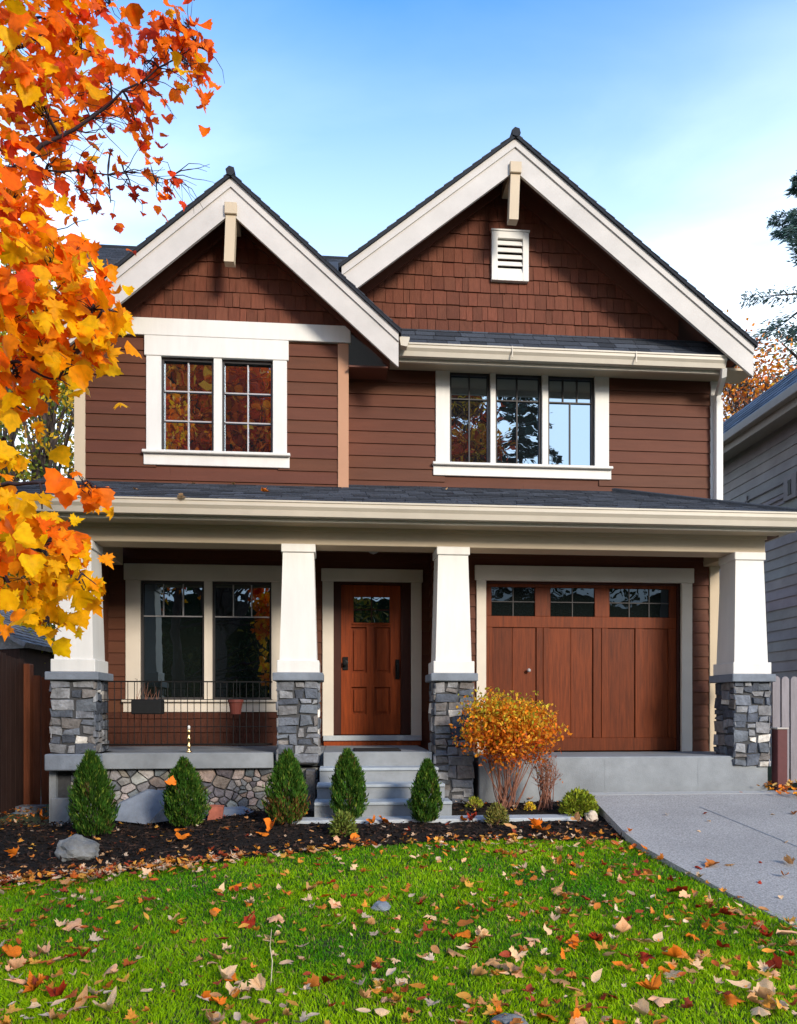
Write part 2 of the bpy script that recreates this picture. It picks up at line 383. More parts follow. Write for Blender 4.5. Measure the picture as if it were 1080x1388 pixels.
M['tread'] = pmat('step_tread', (.33, .36, .38), .85, .14, 9, .3, 90, var2=.1)  # paler than the risers: light on the step tops is in the colour
M['drive'] = pmat('exposed_aggregate', (.31, .295, .28), .9, .55, 70, .6, 140, var2=.14, v2scale=.9)
M['band'] = pmat('apron_concrete', (.40, .39, .37), .9, .2, 30, .3, 90)
M['roof'] = pmat('asphalt_shingles', (.044, .050, .062), .92, .5, 70, .6, 120, attr=True)
M['roofedge'] = pmat('roof_edge', (.022, .024, .03), .8, .2, 30)
M['door'] = pmat('stained_door_wood', (.235, .040, .005), .45, .42, 5, .15, 30, stretch=(9, 9, .55), spec=.2)
M['garage'] = pmat('stained_garage_wood', (.115, .023, .005), .5, .45, 6, .15, 30, stretch=(8, 8, .5), attr=True, spec=.15)
M['jamb'] = pmat('dark_jamb_wood', (.045, .014, .009), .5, .2, 6, stretch=(6, 6, .6))
M['sash_d'] = pmat('dark_sash', (.05, .045, .045), .45, .1, 8)
M['sash_g'] = pmat('grey_muntin', (.38, .36, .36), .45, .1, 8)
M['black'] = pmat('black_metal', (.006, .006, .006), .5, .15, 20, spec=.15)
M['glass_up'] = glassmat('upper_glass', .50, wave=.12)
M['glass_lo'] = glassmat('lower_glass', .16, (.006, .008, .007), .10)
M['glass_ga'] = glassmat('garage_glass', .04, (.006, .008, .008), .10)
M['brass'] = pmat('brass', (.75, .50, .24), .3, .1, 20, metallic=1)
M['mulch'] = pmat('dark_bark_mulch', (.016, .011, .008), .95, .6, 40, 1.0, 45, bdist=.03)
M['chips'] = pmat('bark_chips', (1, 1, 1), .9, .3, 20, .4, 60, attr=True)
M['soil'] = pmat('turf_soil', (.045, .060, .018), .95, .4, 12, .5, 50)
M['ground'] = pmat('far_ground', (.07, .085, .035), .95, .4, 2, .3, 20)
M['road'] = pmat('street_asphalt', (.05, .05, .052), .9, .3, 50, .3, 90)
M['leaf'] = leafmat('maple_leaf', .40)
M['fallen'] = leafmat('fallen_leaf', .15, .6)
M['grass'] = leafmat('grass_blade', .4, .45)
M['needle'] = leafmat('evergreen_foliage', .2, .6)
M['bark'] = pmat('bark', (.085, .062, .055), .9, .4, 8, .8, 30, stretch=(6, 6, 1))
M['twig'] = pmat('red_brown_twigs', (.22, .095, .06), .8, .3, 20)
M['darkbark'] = pmat('dark_branch', (.045, .030, .035), .85, .3, 12, .4, 40)
M['rock'] = pmat('garden_rock', (.17, .17, .165), .85, .3, 9, .8, 22, var2=.2, v2scale=5, bdist=.02)
M['fence_b'] = pmat('weathered_brown_boards', (.040, .020, .016), .85, .35, 6, .4, 30, stretch=(6, 6, .5), attr=True)
M['fence_r'] = pmat('red_brown_post', (.20, .062, .028), .7, .3, 6, .3, 30, stretch=(6, 6, .5))
M['picket'] = pmat('grey_picket_paint', (.26, .235, .25), .8, .15, 8, .3, 30, stretch=(5, 5, .6), attr=True)
M['nsiding'] = pmat('grey_lap_siding', (.30, .28, .285), .7, .14, 4, .3, 60, attr=True, var2=.12, v2scale=1.5)
M['nroof'] = pmat('neighbour_shingles', (.12, .145, .185), .9, .4, 50, .5, 90, attr=True)
M['shed_roof'] = pmat('grey_shed_shingles', (.22, .21, .215), .9, .3, 20, .5, 40, attr=True)
M['ntrim'] = pmat('grey_eave_trim', (.40, .36, .32), .6, .08, 5)
M['potblack'] = pmat('black_planter', (.010, .010, .010), .6, .2, 20)
M['potred'] = pmat('red_brown_pot', (.11, .028, .02), .5, .2, 20)
M['mat'] = pmat('door_mat_fibre', (.018, .016, .016), .95, .3, 90, .6, 150)
M['post'] = pmat('maroon_paint', (.10, .035, .035), .5, .1, 20)

# ================================================================ GROUND
def drop(x, Y):
    """depth of the ground under eye level"""
    Yc = max(Y, -2.0)
    base = 1.10 + .097 * (7.3 - min(Yc, 7.3))
    left = .13 * sm((-.6 - x) / 1.2) * sm((Yc - 5.0) / 2.0)
    right = -.05 * sm((x - .6) / .6) * sm((Yc - 7.2) / .6)
    far = -.17 * sm((Yc - 8.6) / 3) if x > 2.5 else 0
    return base + left + right + far
def gz(x, Y): return E - drop(x, Y)
def drv(Y): return E - (.925 + .126 * (7.9 - Y))
def on_ground(px, py, fn=None):
    d = ray(px, py); Y = 6.0
    for _ in range(60):
        x = d.x / d.y * Y; dr = drop(x, Y) if fn is None else E - fn(Y)
        v = -d.z / d.y; Yn = dr / max(v, .01); Y = Y + (Yn - Y) * .5
    return d.x / d.y * Y, Y
xd_pts = [on_ground(810, 1090, drv), on_ground(858, 1140, drv), on_ground(960, 1196, drv), on_ground(1080, 1257, drv)]
def Xd(Y):
    """left edge of the driveway"""
    ps = sorted(xd_pts, key=lambda p: p[1])
    if Y <= ps[0][1]: return ps[0][0] + (Y - ps[0][1]) * -.05
    if Y >= ps[-1][1]: return ps[-1][0]
    for a, b in zip(ps, ps[1:]):
        if a[1] <= Y <= b[1]: return a[0] + (b[0] - a[0]) * (Y - a[1]) / (b[1] - a[1])
edge_px = [(-420, 1250), (-200, 1216), (0, 1200), (90, 1192), (200, 1180), (300, 1169), (400, 1157), (480, 1150), (560, 1143), (700, 1140), (858, 1141)]
edge = [on_ground(*p) for p in edge_px]
def Ye(x):
    """front edge of the mulch bed"""
    if x <= edge[0][0]: return edge[0][1]
    if x >= edge[-1][0]: return edge[-1][1]
    for a, b in zip(edge, edge[1:]):
        if a[0] <= x <= b[0]: return a[1] + (b[1] - a[1]) * (x - a[0]) / (b[0] - a[0]) + .03 * mnoise.noise(Vector((x * 3, 0, 0)))
def grid_sheet(name, xs, ys, zf, m, **kw):
    mb = MB(); nx, ny = len(xs), len(ys)
    mb.grid([(x, y, zf(x, y)) for y in ys for x in xs], [(j * nx + i, j * nx + i + 1, (j + 1) * nx + i + 1, (j + 1) * nx + i) for j in range(ny - 1) for i in range(nx - 1)])
    o = mb.build(name, m, smooth=True); tag(o, kind=kw.get('kind', 'structure'), label=kw.get('label'), cat=kw.get('cat')); return o
xs = [-400, -150, -60, -30, -18, -12, -9] + [-7 + i * .25 for i in range(73)] + [14, 20, 30, 60, 150, 400]
ys = [-400, -150, -60, -35, -22, -14, -8, -4] + [-2 + i * .25 for i in range(57)] + [14, 18, 25, 40, 80, 200, 600]
grid_sheet('ground', xs, ys, lambda x, y: gz(x, y) - .03 - (.10 if x > Xd(y) + .1 and y < 8.0 and y > -3 else 0), M['ground'])
# lawn soil sheet and mulch sheet
def strip_sheet(name, x0, x1, dx, lo, hi, dz, m, rough=0, nrow=40):
    mb = MB(); xs_ = np.arange(x0, x1 + 1e-6, dx); vs = []
    for x in xs_:
        a, b = lo(x), hi(x)
        for j in range(nrow + 1):
            y = a + (b - a) * j / nrow
            vs.append((x, y, gz(x, y) + dz + (rough * mnoise.noise(Vector((x * 9, y * 9, 1.3))) + rough * .7 * mnoise.noise(Vector((x * 27, y * 27, 4))) if rough else 0)))
    n = nrow + 1; mb.grid(vs, [(i * n + j, (i + 1) * n + j, (i + 1) * n + j + 1, i * n + j + 1) for i in range(len(xs_) - 1) for j in range(nrow)])
    o = mb.build(name, m, smooth=True); tag(o, kind='structure'); return o
def Xd_edge_Y(x):
    # farthest Y at which x is still left of the driveway
    for k in range(80):
        y = 8.0 - k * .1
        if x < Xd(y) - .005: return y
    return .5
strip_sheet('lawn', -7.5, 3.05, .15, lambda x: -1.5, lambda x: max(-1.4, min(Ye(x) + .1, Xd_edge_Y(x))), 0.0, M['soil'], nrow=50)
strip_sheet('mulch_bed', -7.5, 2.95, .06, lambda x: Ye(x), lambda x: max(Ye(x) + .01, min(8.6, Xd_edge_Y(x))), .012, M['mulch'], rough=.016, nrow=60)
# driveway slab
mb = MB(); ys_ = [-3, 0, 2, 3, 4, 4.5, 5, 5.5, 6, 6.4, 6.64, 7, 7.4, 7.78]
vs = []
for y in ys_: vs += [(Xd(y), y, drv(y)), (4.2, y, drv(y)), (6.3, y, drv(y)), (Xd(y), y, drv(y) - .16)]
fs = []
for i in range(len(ys_) - 1):
    a = i * 4; b = a + 4; fs += [(a, a + 1, b + 1, b), (a + 1, a + 2, b + 2, b + 1), (a + 3, a, b, b + 3)]
mb.grid(vs, fs); tag(mb.build('driveway', M['drive']), kind='structure')
mb = MB(); j0, j1 = on_ground(948, 1094, drv), on_ground(1085, 1150, drv); mb.grid([(j0[0], j0[1], drv(j0[1]) + .003), (j0[0] + .01, j0[1] + .014, drv(j0[1] + .014) + .003), (j1[0] + .01, j1[1] + .014, drv(j1[1] + .014) + .003), (j1[0], j1[1], drv(j1[1]) + .003)], [(0, 3, 2, 1)]); tag(mb.build('driveway_joint', M['bluestone']), kind='structure')
mb = MB(); y0, y1 = 7.78, 8.0
mb.grid([(Xd(7.8) - .05, y0, drv(y0) + .003), (5.2, y0, drv(y0) + .003), (5.2, y1, drv(y0) + .006), (Xd(7.8) - .05, y1, drv(y0) + .006), (Xd(7.8) - .05, y0, drv(y0) - .15), (5.2, y0, drv(y0) - .15)], [(0, 1, 2, 3), (4, 5, 1, 0)])
tag(mb.build('driveway_apron', M['band']), kind='structure')
# walkway at the foot of the steps
mb = MB(); wx0, wx1 = X(396, 7.2), Xd(7.2) - .25; wz = E - 1.075
mb.box(wx0, wx1, 7.10, 7.34, wz - .15, wz, b=.008); mb.box(wx0 + .25, X(600, 7.3), 7.34, 7.45, wz - .15, wz - .001)
tag(mb.build('walkway', M['conc_light']), kind='structure')
# street behind the photographer
mb = MB(); mb.box(-120, 120, -11, -4, gz(0, -4) - .3, gz(0, -4) - .0); tag(mb.build('road', M['road']), kind='structure')
# side path of flat stones, left
for k, (px, py, rx, ry) in enumerate([(38, 1098, .22, .12), (66, 1086, .2, .1), (100, 1078, .0, .0)][:2]):
    x, y = on_ground(px, py); mb = MB(); n = 11
    ring = [(x + rx * math.cos(2 * math.pi * i / n) * rng.uniform(.85, 1.1), y + ry * math.sin(2 * math.pi * i / n) * rng.uniform(.85, 1.1)) for i in range(n)]
    mb.grid([(a, b, gz(x, y) + .055) for a, b in ring] + [(a, b, gz(x, y) - .05) for a, b in ring], [tuple(range(n))] + [(i, n + i, n + (i + 1) % n, (i + 1) % n) for i in range(n)])
    tag(mb.build('stepping_stone', M['bluestone']), ['flat grey stepping stone lower left of the side path', 'flat grey stepping stone nearest the porch corner'][k], 'stepping stone', 'stepping stones beside the left fence')

# ================================================================ HOUSE
YG, YL, YD, YP, YS = 9.0, 8.78, 9.6, 8.0, 8.075    # garage/right wall, left bay, door wall, pier fronts, slab front
ZF = E - .48; ZG = E - .545
house = empty('house', (0, 0, 0))
tag(house, 'brown shingled two storey craftsman house with two white trimmed gables and stone porch piers', 'house')
def part(name, mb, m, parent=None, **k): return mb.build(name, M[m], parent or house, **k)
XL = X(103, YL)           # left corner of the house
XBR = X(471, YL)          # right side of the left bay
XR = X(972, YG)           # right corner of the house
XGL = 1.22                # left side of garage block
EXP = .150

def window(name, Y, x0, x1, z0, z1, casing, trim, sashes, glass, sashmat, muntmat, sill_out, parent=None):
    """x0..z1: glass opening; casing=(left,right,top,bottom); sashes: list of (a,b,horiz fractions,[vertical fractions per row])"""
    cl, cr_, ct, cb = casing; pr = .036; w_ = MB()
    w_.box(x0 - cl, x0, Y - pr, Y + .02, z0, z1, b=.004); w_.box(x1, x1 + cr_, Y - pr, Y + .02, z0, z1, b=.004)
    w_.box(x0 - cl - .02, x1 + cr_ + .02, Y - pr - .008, Y + .02, z1 + .0005, z1 + ct, b=.004)
    for i in range(len(sashes) - 1): w_.box(sashes[i][1], sashes[i + 1][0], Y - pr + .006, Y + .02, z0, z1, b=.003)
    root = w_.build('window', M[trim], parent or house)
    sl = MB(); sl.box(x0 - cl - .04, x1 + cr_ + .04, Y - pr - .04, Y + .02, z0 - .035, z0 - .0005, b=.006)
    sl.box(x0 - cl - .03, x1 + cr_ + .03, Y - pr + .004, Y + .02, z0 - cb, z0 - .0355, b=.004)
    sl.build('sill', M[trim], root)
    for a, b, hf, vf in sashes:
        s_ = MB(); t = .026; yy = Y + .012
        s_.box(a, a + t, yy, yy + .05, z0, z1); s_.box(b - t, b, yy, yy + .05, z0, z1); s_.box(a + t, b - t, yy, yy + .05, z0, z0 + t); s_.box(a + t, b - t, yy, yy + .05, z1 - t * 1.3, z1)
        s_.build('sash', M[sashmat], root)
        m_ = MB(); g0, g1 = z0 + t, z1 - t * 1.3; a2, b2 = a + t, b - t; hs = [g1] + [g1 - (g1 - g0) * f for f in hf] + [g0]; th = .0075
        for h in hs[1:-1]: m_.box(a2, b2, yy + .018, yy + .036, h - th, h + th)
        for r in range(len(hs) - 1):
            top = hs[r] - (th if r else 0); bot = hs[r + 1] + (th if r < len(hs) - 2 else 0)
            for f in vf[r]: xx = a2 + (b2 - a2) * f; m_.box(xx - th, xx + th, yy + .020, yy + .034, bot, top)
        m_.build('muntin', M[muntmat], root)
        g = MB(); tl = rng.uniform(-.004, .004); g.grid([(a2, yy + .04, g0), (b2, yy + .04 + tl, g0), (b2, yy + .04 + tl, g1), (a2, yy + .04, g1)], [(0, 1, 2, 3)])
        g.build('glass_pane', M[glass], root)
    return root
def back_wall(mb, Y, x0, x1, z0, z1, holes, th=.12):
    """solid wall behind the boards, with openings"""
    xs_ = sorted({x0, x1, *[h[0] for h in holes], *[h[1] for h in holes]})
    for a, b in zip(xs_, xs_[1:]):
        hs = sorted([(h[2], h[3]) for h in holes if h[0] <= a + 1e-6 and h[1] >= b - 1e-6]); z = z0
        for c, d in hs:
            if c > z: mb.box(a, b, Y, Y + th, z, c)
            z = d
        if z < z1: mb.box(a, b, Y, Y + th, z, z1)

# ---- left bay wall (upper)
zb0 = Z(320, 461, YL); zb1 = Z(320, 438, YL)        # white band
wl = (X(219, YL), X(370, YL), Z(294, 614, YL), Z(294, 487, YL))
mb = MB(); hl = [(wl[0], wl[1], wl[2], wl[3])]
ZR0 = E + 2.50
back_wall(mb, YL, XL, XBR, ZR0, zb1, hl); lap(mb, front(YL), XL + .01, XBR - .01, ZR0, zb0, EXP, [(wl[0] - .06, wl[1] + .06, wl[2] - .10, wl[3] + .12)])
mb.box(XBR - .12, XBR, YL + .12, YG + .3, ZR0, zb1)   # return to the right wall
part('siding_wall', mb, 'siding')
window('window', YL, *wl, (X(219, YL) - X(199, YL), X(389, YL) - X(370, YL), zb0 - wl[3] - .002, Z(294, 615, YL) - Z(294, 634, YL)), 'white',
       [(wl[0], X(290, YL), [1 / 3, 2 / 3], [[.5], [.5], [.5]]), (X(301, YL), wl[1], [1 / 3, 2 / 3], [[.5], [.5], [.5]])], 'glass_up', 'sash_d', 'sash_g', 1)
mb = MB(); mb.box(XL - .03, XBR + .035, YL - .046, YL + .02, zb0, zb1, b=.004); part('frieze_band', mb, 'white')
mb = MB(); mb.box(XBR - .115, XBR + .012, YL - .032, YL + .02, ZR0, zb0 - .001, b=.004); mb.box(XBR + .0005, XBR + .012, YL + .02, YG, ZR0, zb0); part('corner_board', mb, 'tan')
mb = MB(); mb.box(XL - .012, XL + .11, YL - .032, YL + .02, ZR0, zb0 - .001, b=.004); part('corner_board', mb, 'cream')

# ---- gables: (apex px, fascia plane Y, apex z of fascia top, slope)
def gable(ax, az, sl, Yf, Yw, xl, xr, xr_wall, xl_wall, zbase, name, back, fw=.275, under=.0, rake=True):
    """fascia pair, roof slabs with shingles, soffit, shake wall, brown rake boards, bracket"""
    k = math.sqrt(1 + sl * sl); vth = fw * k       # vertical height of fascia
    for sgn, xe in ((-1, xl), (1, xr)):
        ze = az - sl * abs(xe - ax)
        f = MB(); f.prism([(ax, az), (xe, ze), (xe - sgn * .0, ze - vth * .99), (xe - sgn * .03, ze - vth + .03 * sl), (ax, az - vth)] if sgn > 0 else
                          [(ax, az), (ax, az - vth), (xe + .03, ze - vth + .03 * sl), (xe, ze - vth * .99), (xe, ze)], Yf, Yf + .035)
        # crown strip along the upper edge
        st = .07 * k
        f.prism([(ax, az + .005), (xe, ze + .005), (xe, ze - st), (ax, az - st)] if sgn > 0 else [(ax, az + .005), (ax, az - st), (xe, ze - st), (xe, ze + .005)], Yf - .018, Yf - .0005)
        o = part('fascia', f, 'fascia'); recalc(o)
        # roof slab
        t = .035 * k; r_ = MB(); xo = xe + sgn * .03; zo = az - sl * abs(xo - ax)
        r_.prism([(ax, az + .006), (xo, zo + .006), (xo, zo + t), (ax, az + t)] if sgn > 0 else [(ax, az + .006), (ax, az + t), (xo, zo + t), (xo, zo + .006)], Yf - .045, back)
        o = part('roof', r_, 'roofedge'); recalc(o)
        # shingles on the slope
        U = Vector((0, 1, 0)); V = Vector((-sgn, 0, sl)).normalized(); Nn = Vector((sgn * sl, 0, 1)).normalized()
        fr = Fr((xo, Yf - .05, zo + t + .001), U, V, Nn); ln = math.hypot(abs(xo - ax), sl * abs(xo - ax)); dp = back - Yf
        s_ = MB(); tiles(s_, fr, [(0, 0), (dp, 0), (dp, ln), (0, ln)], .14, .16, .32, .012, lambda r: (lambda q: (q, q, q))(rng.uniform(.6, 1.4)), gap=.006)
        s_.build('shingles', M['roof'], o)
        # soffit under the overhang
        so = MB(); xi = xe - sgn * .02; zi = az - sl * abs(xi - ax)
        so.prism([(ax, az - .01), (xi, zi - .01), (xi, zi - .04), (ax, az - .045)] if sgn > 0 else [(ax, az - .01), (ax, az - .045), (xi, zi - .04), (xi, zi - .01)], Yf + .036, back - .1)
        o = part('soffit', so, 'soffit'); recalc(o)
        if rake:   # brown board on the wall, below the soffit
            zw = az - .048; rb = .17 * k; xw = xr_wall if sgn > 0 else xl_wall; zz = zw - sl * abs(xw - ax)
            f = MB(); pol = [(ax, zw), (xw, zz), (xw, zz - rb), (ax, zw - rb)] if sgn > 0 else [(ax, zw), (ax, zw - rb), (xw, zz - rb), (xw, zz)]
            f.prism(pol, Yw - .05, Yw - .001); o = part('rake_board', f, 'brown'); recalc(o)
    cap = MB(); cap.tube([(ax, Yf - .06, az + .055), (ax, back, az + .055)], .055, 6); part('ridge_cap', cap, 'roofedge')
    # shake wall
    zt = az - .06
    def hw(z): return (zt - z) / sl
    conv = [(max(xl_wall, ax - hw(zbase)), zbase), (min(xr_wall, ax + hw(zbase)), zbase)]
    if ax + hw(zbase) > xr_wall: conv.append((xr_wall, zt - sl * (xr_wall - ax)))
    conv.append((ax, zt))
    if ax - hw(zbase) < xl_wall: conv.append((xl_wall, zt - sl * (ax - xl_wall)))
    g = MB(); g.prism(conv, Yw + .001, Yw + .1); 
    tiles(g, front(Yw), conv, .175, .07, .16, .018, lambda r: (lambda q: (q * rng.uniform(.96, 1.06), q, q))(rng.uniform(.8, 1.2)), gap=.006, stag=.006)
    o = part('gable_wall', g, 'shake')
    return conv
def bracket(ax, ztop, zlow, Yf, Yw):
    b = MB(); hwd = .055
    b.box(ax - hwd - .012, ax + hwd + .012, Yf - .045, Yw - .055, ztop - .13, ztop, b=.006)
    zl_ = E + (zlow - E) * (Yf + .03) / (Yw - .17)
    b.grid([(ax - hwd + dx_ - lean_, y_, z_) for dx_, y_, z_, lean_ in ((0, Yf - .02, zl_, .02), (2 * hwd, Yf - .02, zl_, .02), (2 * hwd, Yf + .09, zl_, .02), (0, Yf + .09, zl_, .02), (0, Yf - .02, ztop - .1305, 0), (2 * hwd, Yf - .02, ztop - .1305, 0), (2 * hwd, Yf + .09, ztop - .1305, 0), (0, Yf + .09, ztop - .1305, 0))], [(0, 1, 5, 4), (1, 2, 6, 5), (2, 3, 7, 6), (3, 0, 4, 7), (0, 3, 2, 1)])
    part('gable_bracket', b, 'cream')

# left gable
YLf = 8.36; axl = X(313, YLf); azl = Z(313, 243, YLf); sll = .877
gable(axl, azl, sll, YLf, YL, -3.22, X(540, YLf), XBR + .5, XL - .2, zb1 + .001, 'left', 12.2, fw=.285)
bracket(axl, Z(313, 277, YLf), Z(311, 358, YL - .17), YLf, YL)
# left gable roof underside box at the right eave (boxed return)
mb = MB(); xe = X(540, YLf); mb.box(XBR + .014, xe - .10, YLf + .3, YG, E + 4.00, E + 4.02); o = part('soffit', mb, 'soffit')
mb = MB()   # small gutter along the right eave of the left gable, going back
ge = xe + .01; gzv = azl - sll * (xe - axl)
prof = [(0, 0), (.02, -.10), (.09, -.11), (.12, -.02), (.12, 0)]
mb.grid([(ge + a, YLf + .02, gzv - .02 + b) for a, b in prof] + [(ge + a, YG - .52, gzv - .02 + b) for a, b in prof], [(i, (i + 1) % 5, 5 + (i + 1) % 5, 5 + i) for i in range(5)] + [(4, 3, 2, 1, 0), (5, 6, 7, 8, 9)])
part('gutter', mb, 'gutter')

# right gable
YRf = 8.45; axr = X(698, YRf); azr = Z(698, 190, YRf); slr = .79
YRW = 8.92; zrb = Z(700, 457, YRW)
gable(axr, azr, slr, YRf, YRW, .05, X(1021, YRf), X(917, YRW), X(440, YRW), zrb, 'right', 12.4, fw=.28)
bracket(axr, Z(698, 222, YRf), Z(693, 301, YRW - .17), YRf, YRW)
# vent
vx0, vx1, vz0, vz1 = X(665, YRW), X(715, YRW), Z(690, 384, YRW), Z(690, 318, YRW)
mb = MB(); q = .075
mb.box(vx0, vx0 + q, YRW - .06, YRW - .005, vz0, vz1, b=.004); mb.box(vx1 - q, vx1, YRW - .06, YRW - .005, vz0, vz1, b=.004)
mb.box(vx0 + q, vx1 - q, YRW - .06, YRW - .005, vz0, vz0 + q * 1.3); mb.box(vx0 + q, vx1 - q, YRW - .06, YRW - .005, vz1 - q * 1.1, vz1); mb.box(vx0 - .01, vx1 + .01, YRW - .07, YRW - .005, vz1 + .0005, vz1 + .02)
ve = part('gable_vent', mb, 'white')
mb = MB(); lz0, lz1 = vz0 + q * 1.3, vz1 - q * 1.1; nl = 5
for i in range(nl):
    z0 = lz0 + (lz1 - lz0) * i / nl; h = (lz1 - lz0) / nl
    mb.grid([(vx0 + q, YRW - .055, z0 + .002), (vx1 - q, YRW - .055, z0 + .002), (vx1 - q, YRW - .03, z0 + h * .78), (vx0 + q, YRW - .03, z0 + h * .78), (vx0 + q, YRW - .045, z0 + .0), (vx1 - q, YRW - .045, z0 + .0)], [(0, 1, 2, 3), (4, 5, 1, 0)])
mb.build('louver', M['white'], ve)
mb = MB(); mb.box(vx0 + q, vx1 - q, YRW - .012, YRW - .006, lz0, lz1); mb.build('vent_screen', M['black'], ve)

# ---- right upper wall
wr = (X(609, YG), X(805, YG), Z(706, 631, YG), Z(706, 507, YG))
zrt = E + 4.16
mb = MB(); back_wall(mb, YG, XBR - .1, XR, ZR0, zrt, [wr]); lap(mb, front(YG), XBR, XR - .01, ZR0 - .02, zrt, EXP, [(wr[0] - .06, wr[1] + .06, wr[2] - .10, wr[3] + .08)])
part('siding_wall', mb, 'siding')
window('window', YG, *wr, (X(609, YG) - X(590, YG), X(824, YG) - X(805, YG), .165, Z(706, 631, YG) - Z(706, 648, YG)), 'white',
       [(wr[0], X(664, YG), [.27], [[.5], [.5]]), (X(671, YG), X(734, YG), [.27], [[.48], [.48]]), (X(742, YG), wr[1], [.27], [[1 / 3, 2 / 3], [.5]])], 'glass_up', 'sash_d', 'sash_d', 1)
mb = MB(); mb.box(XR - .10, XR + .012, YG - .032, YG + .02, ZR0 - .3, zrt, b=.004); mb.box(XR + .0005, XR + .012, YG + .02, YG + .12, ZR0 - .3, zrt); part('corner_board', mb, 'white')
# skirt roof and gutter over the window
gx0, gx1 = X(531, 8.5), X(986, 8.5); gz1 = E + 4.235
def kgutter(mb, x0, x1, yf, z1, h=.13, d=.12):
    mb.extrude([(yf + d, z1 - h), (yf + .045, z1 - h), (yf + .03, z1 - h * .62), (yf + .006, z1 - h * .40), (yf + .006, z1 - .022), (yf - .004, z1 - .018), (yf - .004, z1), (yf + .012, z1), (yf + .02, z1 - .03), (yf + d - .01, z1 - .03), (yf + d, z1)], x0, x1)
mb = MB(); kgutter(mb, gx0, gx1, 8.5, gz1, .135); mb.box(gx0, gx1, 8.62, 8.66, gz1 - .17, gz1 + .02)
for q in (.35, .72): mb.box(gx0 + (gx1 - gx0) * q - .006, gx0 + (gx1 - gx0) * q + .006, 8.492, 8.5, gz1 - .13, gz1 + .003)
o = part('gutter', mb, 'gutter'); recalc(o)
mb = MB(); mb.box(gx0, XR + .3, 8.66, YG, gz1 - .10, gz1 - .07); part('soffit', mb, 'cream')
V0 = Vector((0, YRW - 8.6, zrb - gz1)); 
mb = MB(); fr = Fr((0, 8.56, gz1 + .012), (1, 0, 0), V0, V0.cross(Vector((1, 0, 0))) * -1)
mb.grid([(gx0, 8.56, gz1), (gx1 + .1, 8.56, gz1), (gx1 + .1, YRW + .1, zrb + .04), (gx0, YRW + .1, zrb + .04), (gx0, 8.56, gz1 - .03), (gx1 + .1, 8.56, gz1 - .03)], [(0, 1, 2, 3), (4, 5, 1, 0)])
tiles(mb, fr, [(gx0, 0), (gx1 + .1, 0), (gx1 + .1, V0.length + .02), (gx0, V0.length + .02)], .14, .16, .32, .01, lambda r: (lambda q: (q, q, q))(rng.uniform(.6, 1.4)), gap=.006)
part('roof', mb, 'roof')
# downspout at right corner
mb = MB(); dx = XR - .035; d0 = P(1003, 512, 8.62)
def strap(pts, a=.045, b=.03):
    mb.tube(pts, .042, 4)
strap([(gx1 - .02, 8.56, gz1 - .13), (gx1 - .0, 8.60, gz1 - .20), (dx, YG - .085, Z(972, 538, YG)), (dx, YG - .085, Z(972, 552, YG))])
mb.box(dx - .045, dx + .045, YG - .13, YG - .05, E + 2.6, Z(972, 548, YG), b=.008); part('downspout', mb, 'white')

# ---- porch roof
zg = E + 2.14; YF = 7.70; zw9 = E + 2.74; gxr = 5.08; gxl = -3.45; hipx = 3.42
slp = Vector((0, YG - YF, zw9 - zg - .03)); nn = Vector((0, -slp.z, slp.y))
mb = MB(); fr = Fr((0, YF + .03, zg + .016), (1, 0, 0), slp, nn); Ls = slp.length
conv = [(gxl, 0), (gxr, 0), (hipx, Ls), (gxl, Ls)]
mb.grid([fr(a, b, -.02) for a, b in conv] + [fr(a, b, -.002) for a, b in conv], [(3, 2, 1, 0), (4, 5, 6, 7), (0, 1, 5, 4)])
tiles(mb, fr, conv, .135, .16, .34, .013, lambda r: (lambda q: (q, q * 1.0, q * 1.02))(rng.uniform(.55, 1.45)), gap=.008, stag=.003)
o = part('porch_roof', mb, 'roof')
# right hip slope
mb = MB(); A0 = Vector((gxr, YF + .03, zg + .016)); A1 = fr(hipx, Ls); A2 = Vector((gxr, 12.0, zg + .016)); A3 = Vector((hipx, 12.0, A1.z))
mb.face([A0, A2, A3, A1]); U = Vector((0, 1, 0)); Vv = (Vector((hipx - gxr, 0, A1.z - A0.z))); fr2 = Fr(A0, U, Vv, Vector((-Vv.z * -1, 0, -Vv.x)))
tiles(mb, fr2, [(0, 0), (4, 0), (4, Vv.length), (YG - YF - .03, Vv.length)], .135, .16, .34, .012, lambda r: (lambda q: (q, q, q))(rng.uniform(.55, 1.45)), gap=.008)
mb.tube([A0 + Vector((0, 0, .01)), A1 + Vector((0, 0, .02))], .03, 6, (.8, .8, .8)); part('porch_roof', mb, 'roof')
mb = MB(); kgutter(mb, gxl, gxr + .06, YF - .02, zg + .005, .15, .13); mb.box(gxl, gxr, YF + .11, YF + .15, zg - .18, zg)
o = part('gutter', mb, 'gutter'); recalc(o)
mb = MB(); mb.box(gxr + .0, gxr + .10, YF + .14, 12, zg - .13, zg); part('gutter', mb, 'gutter')
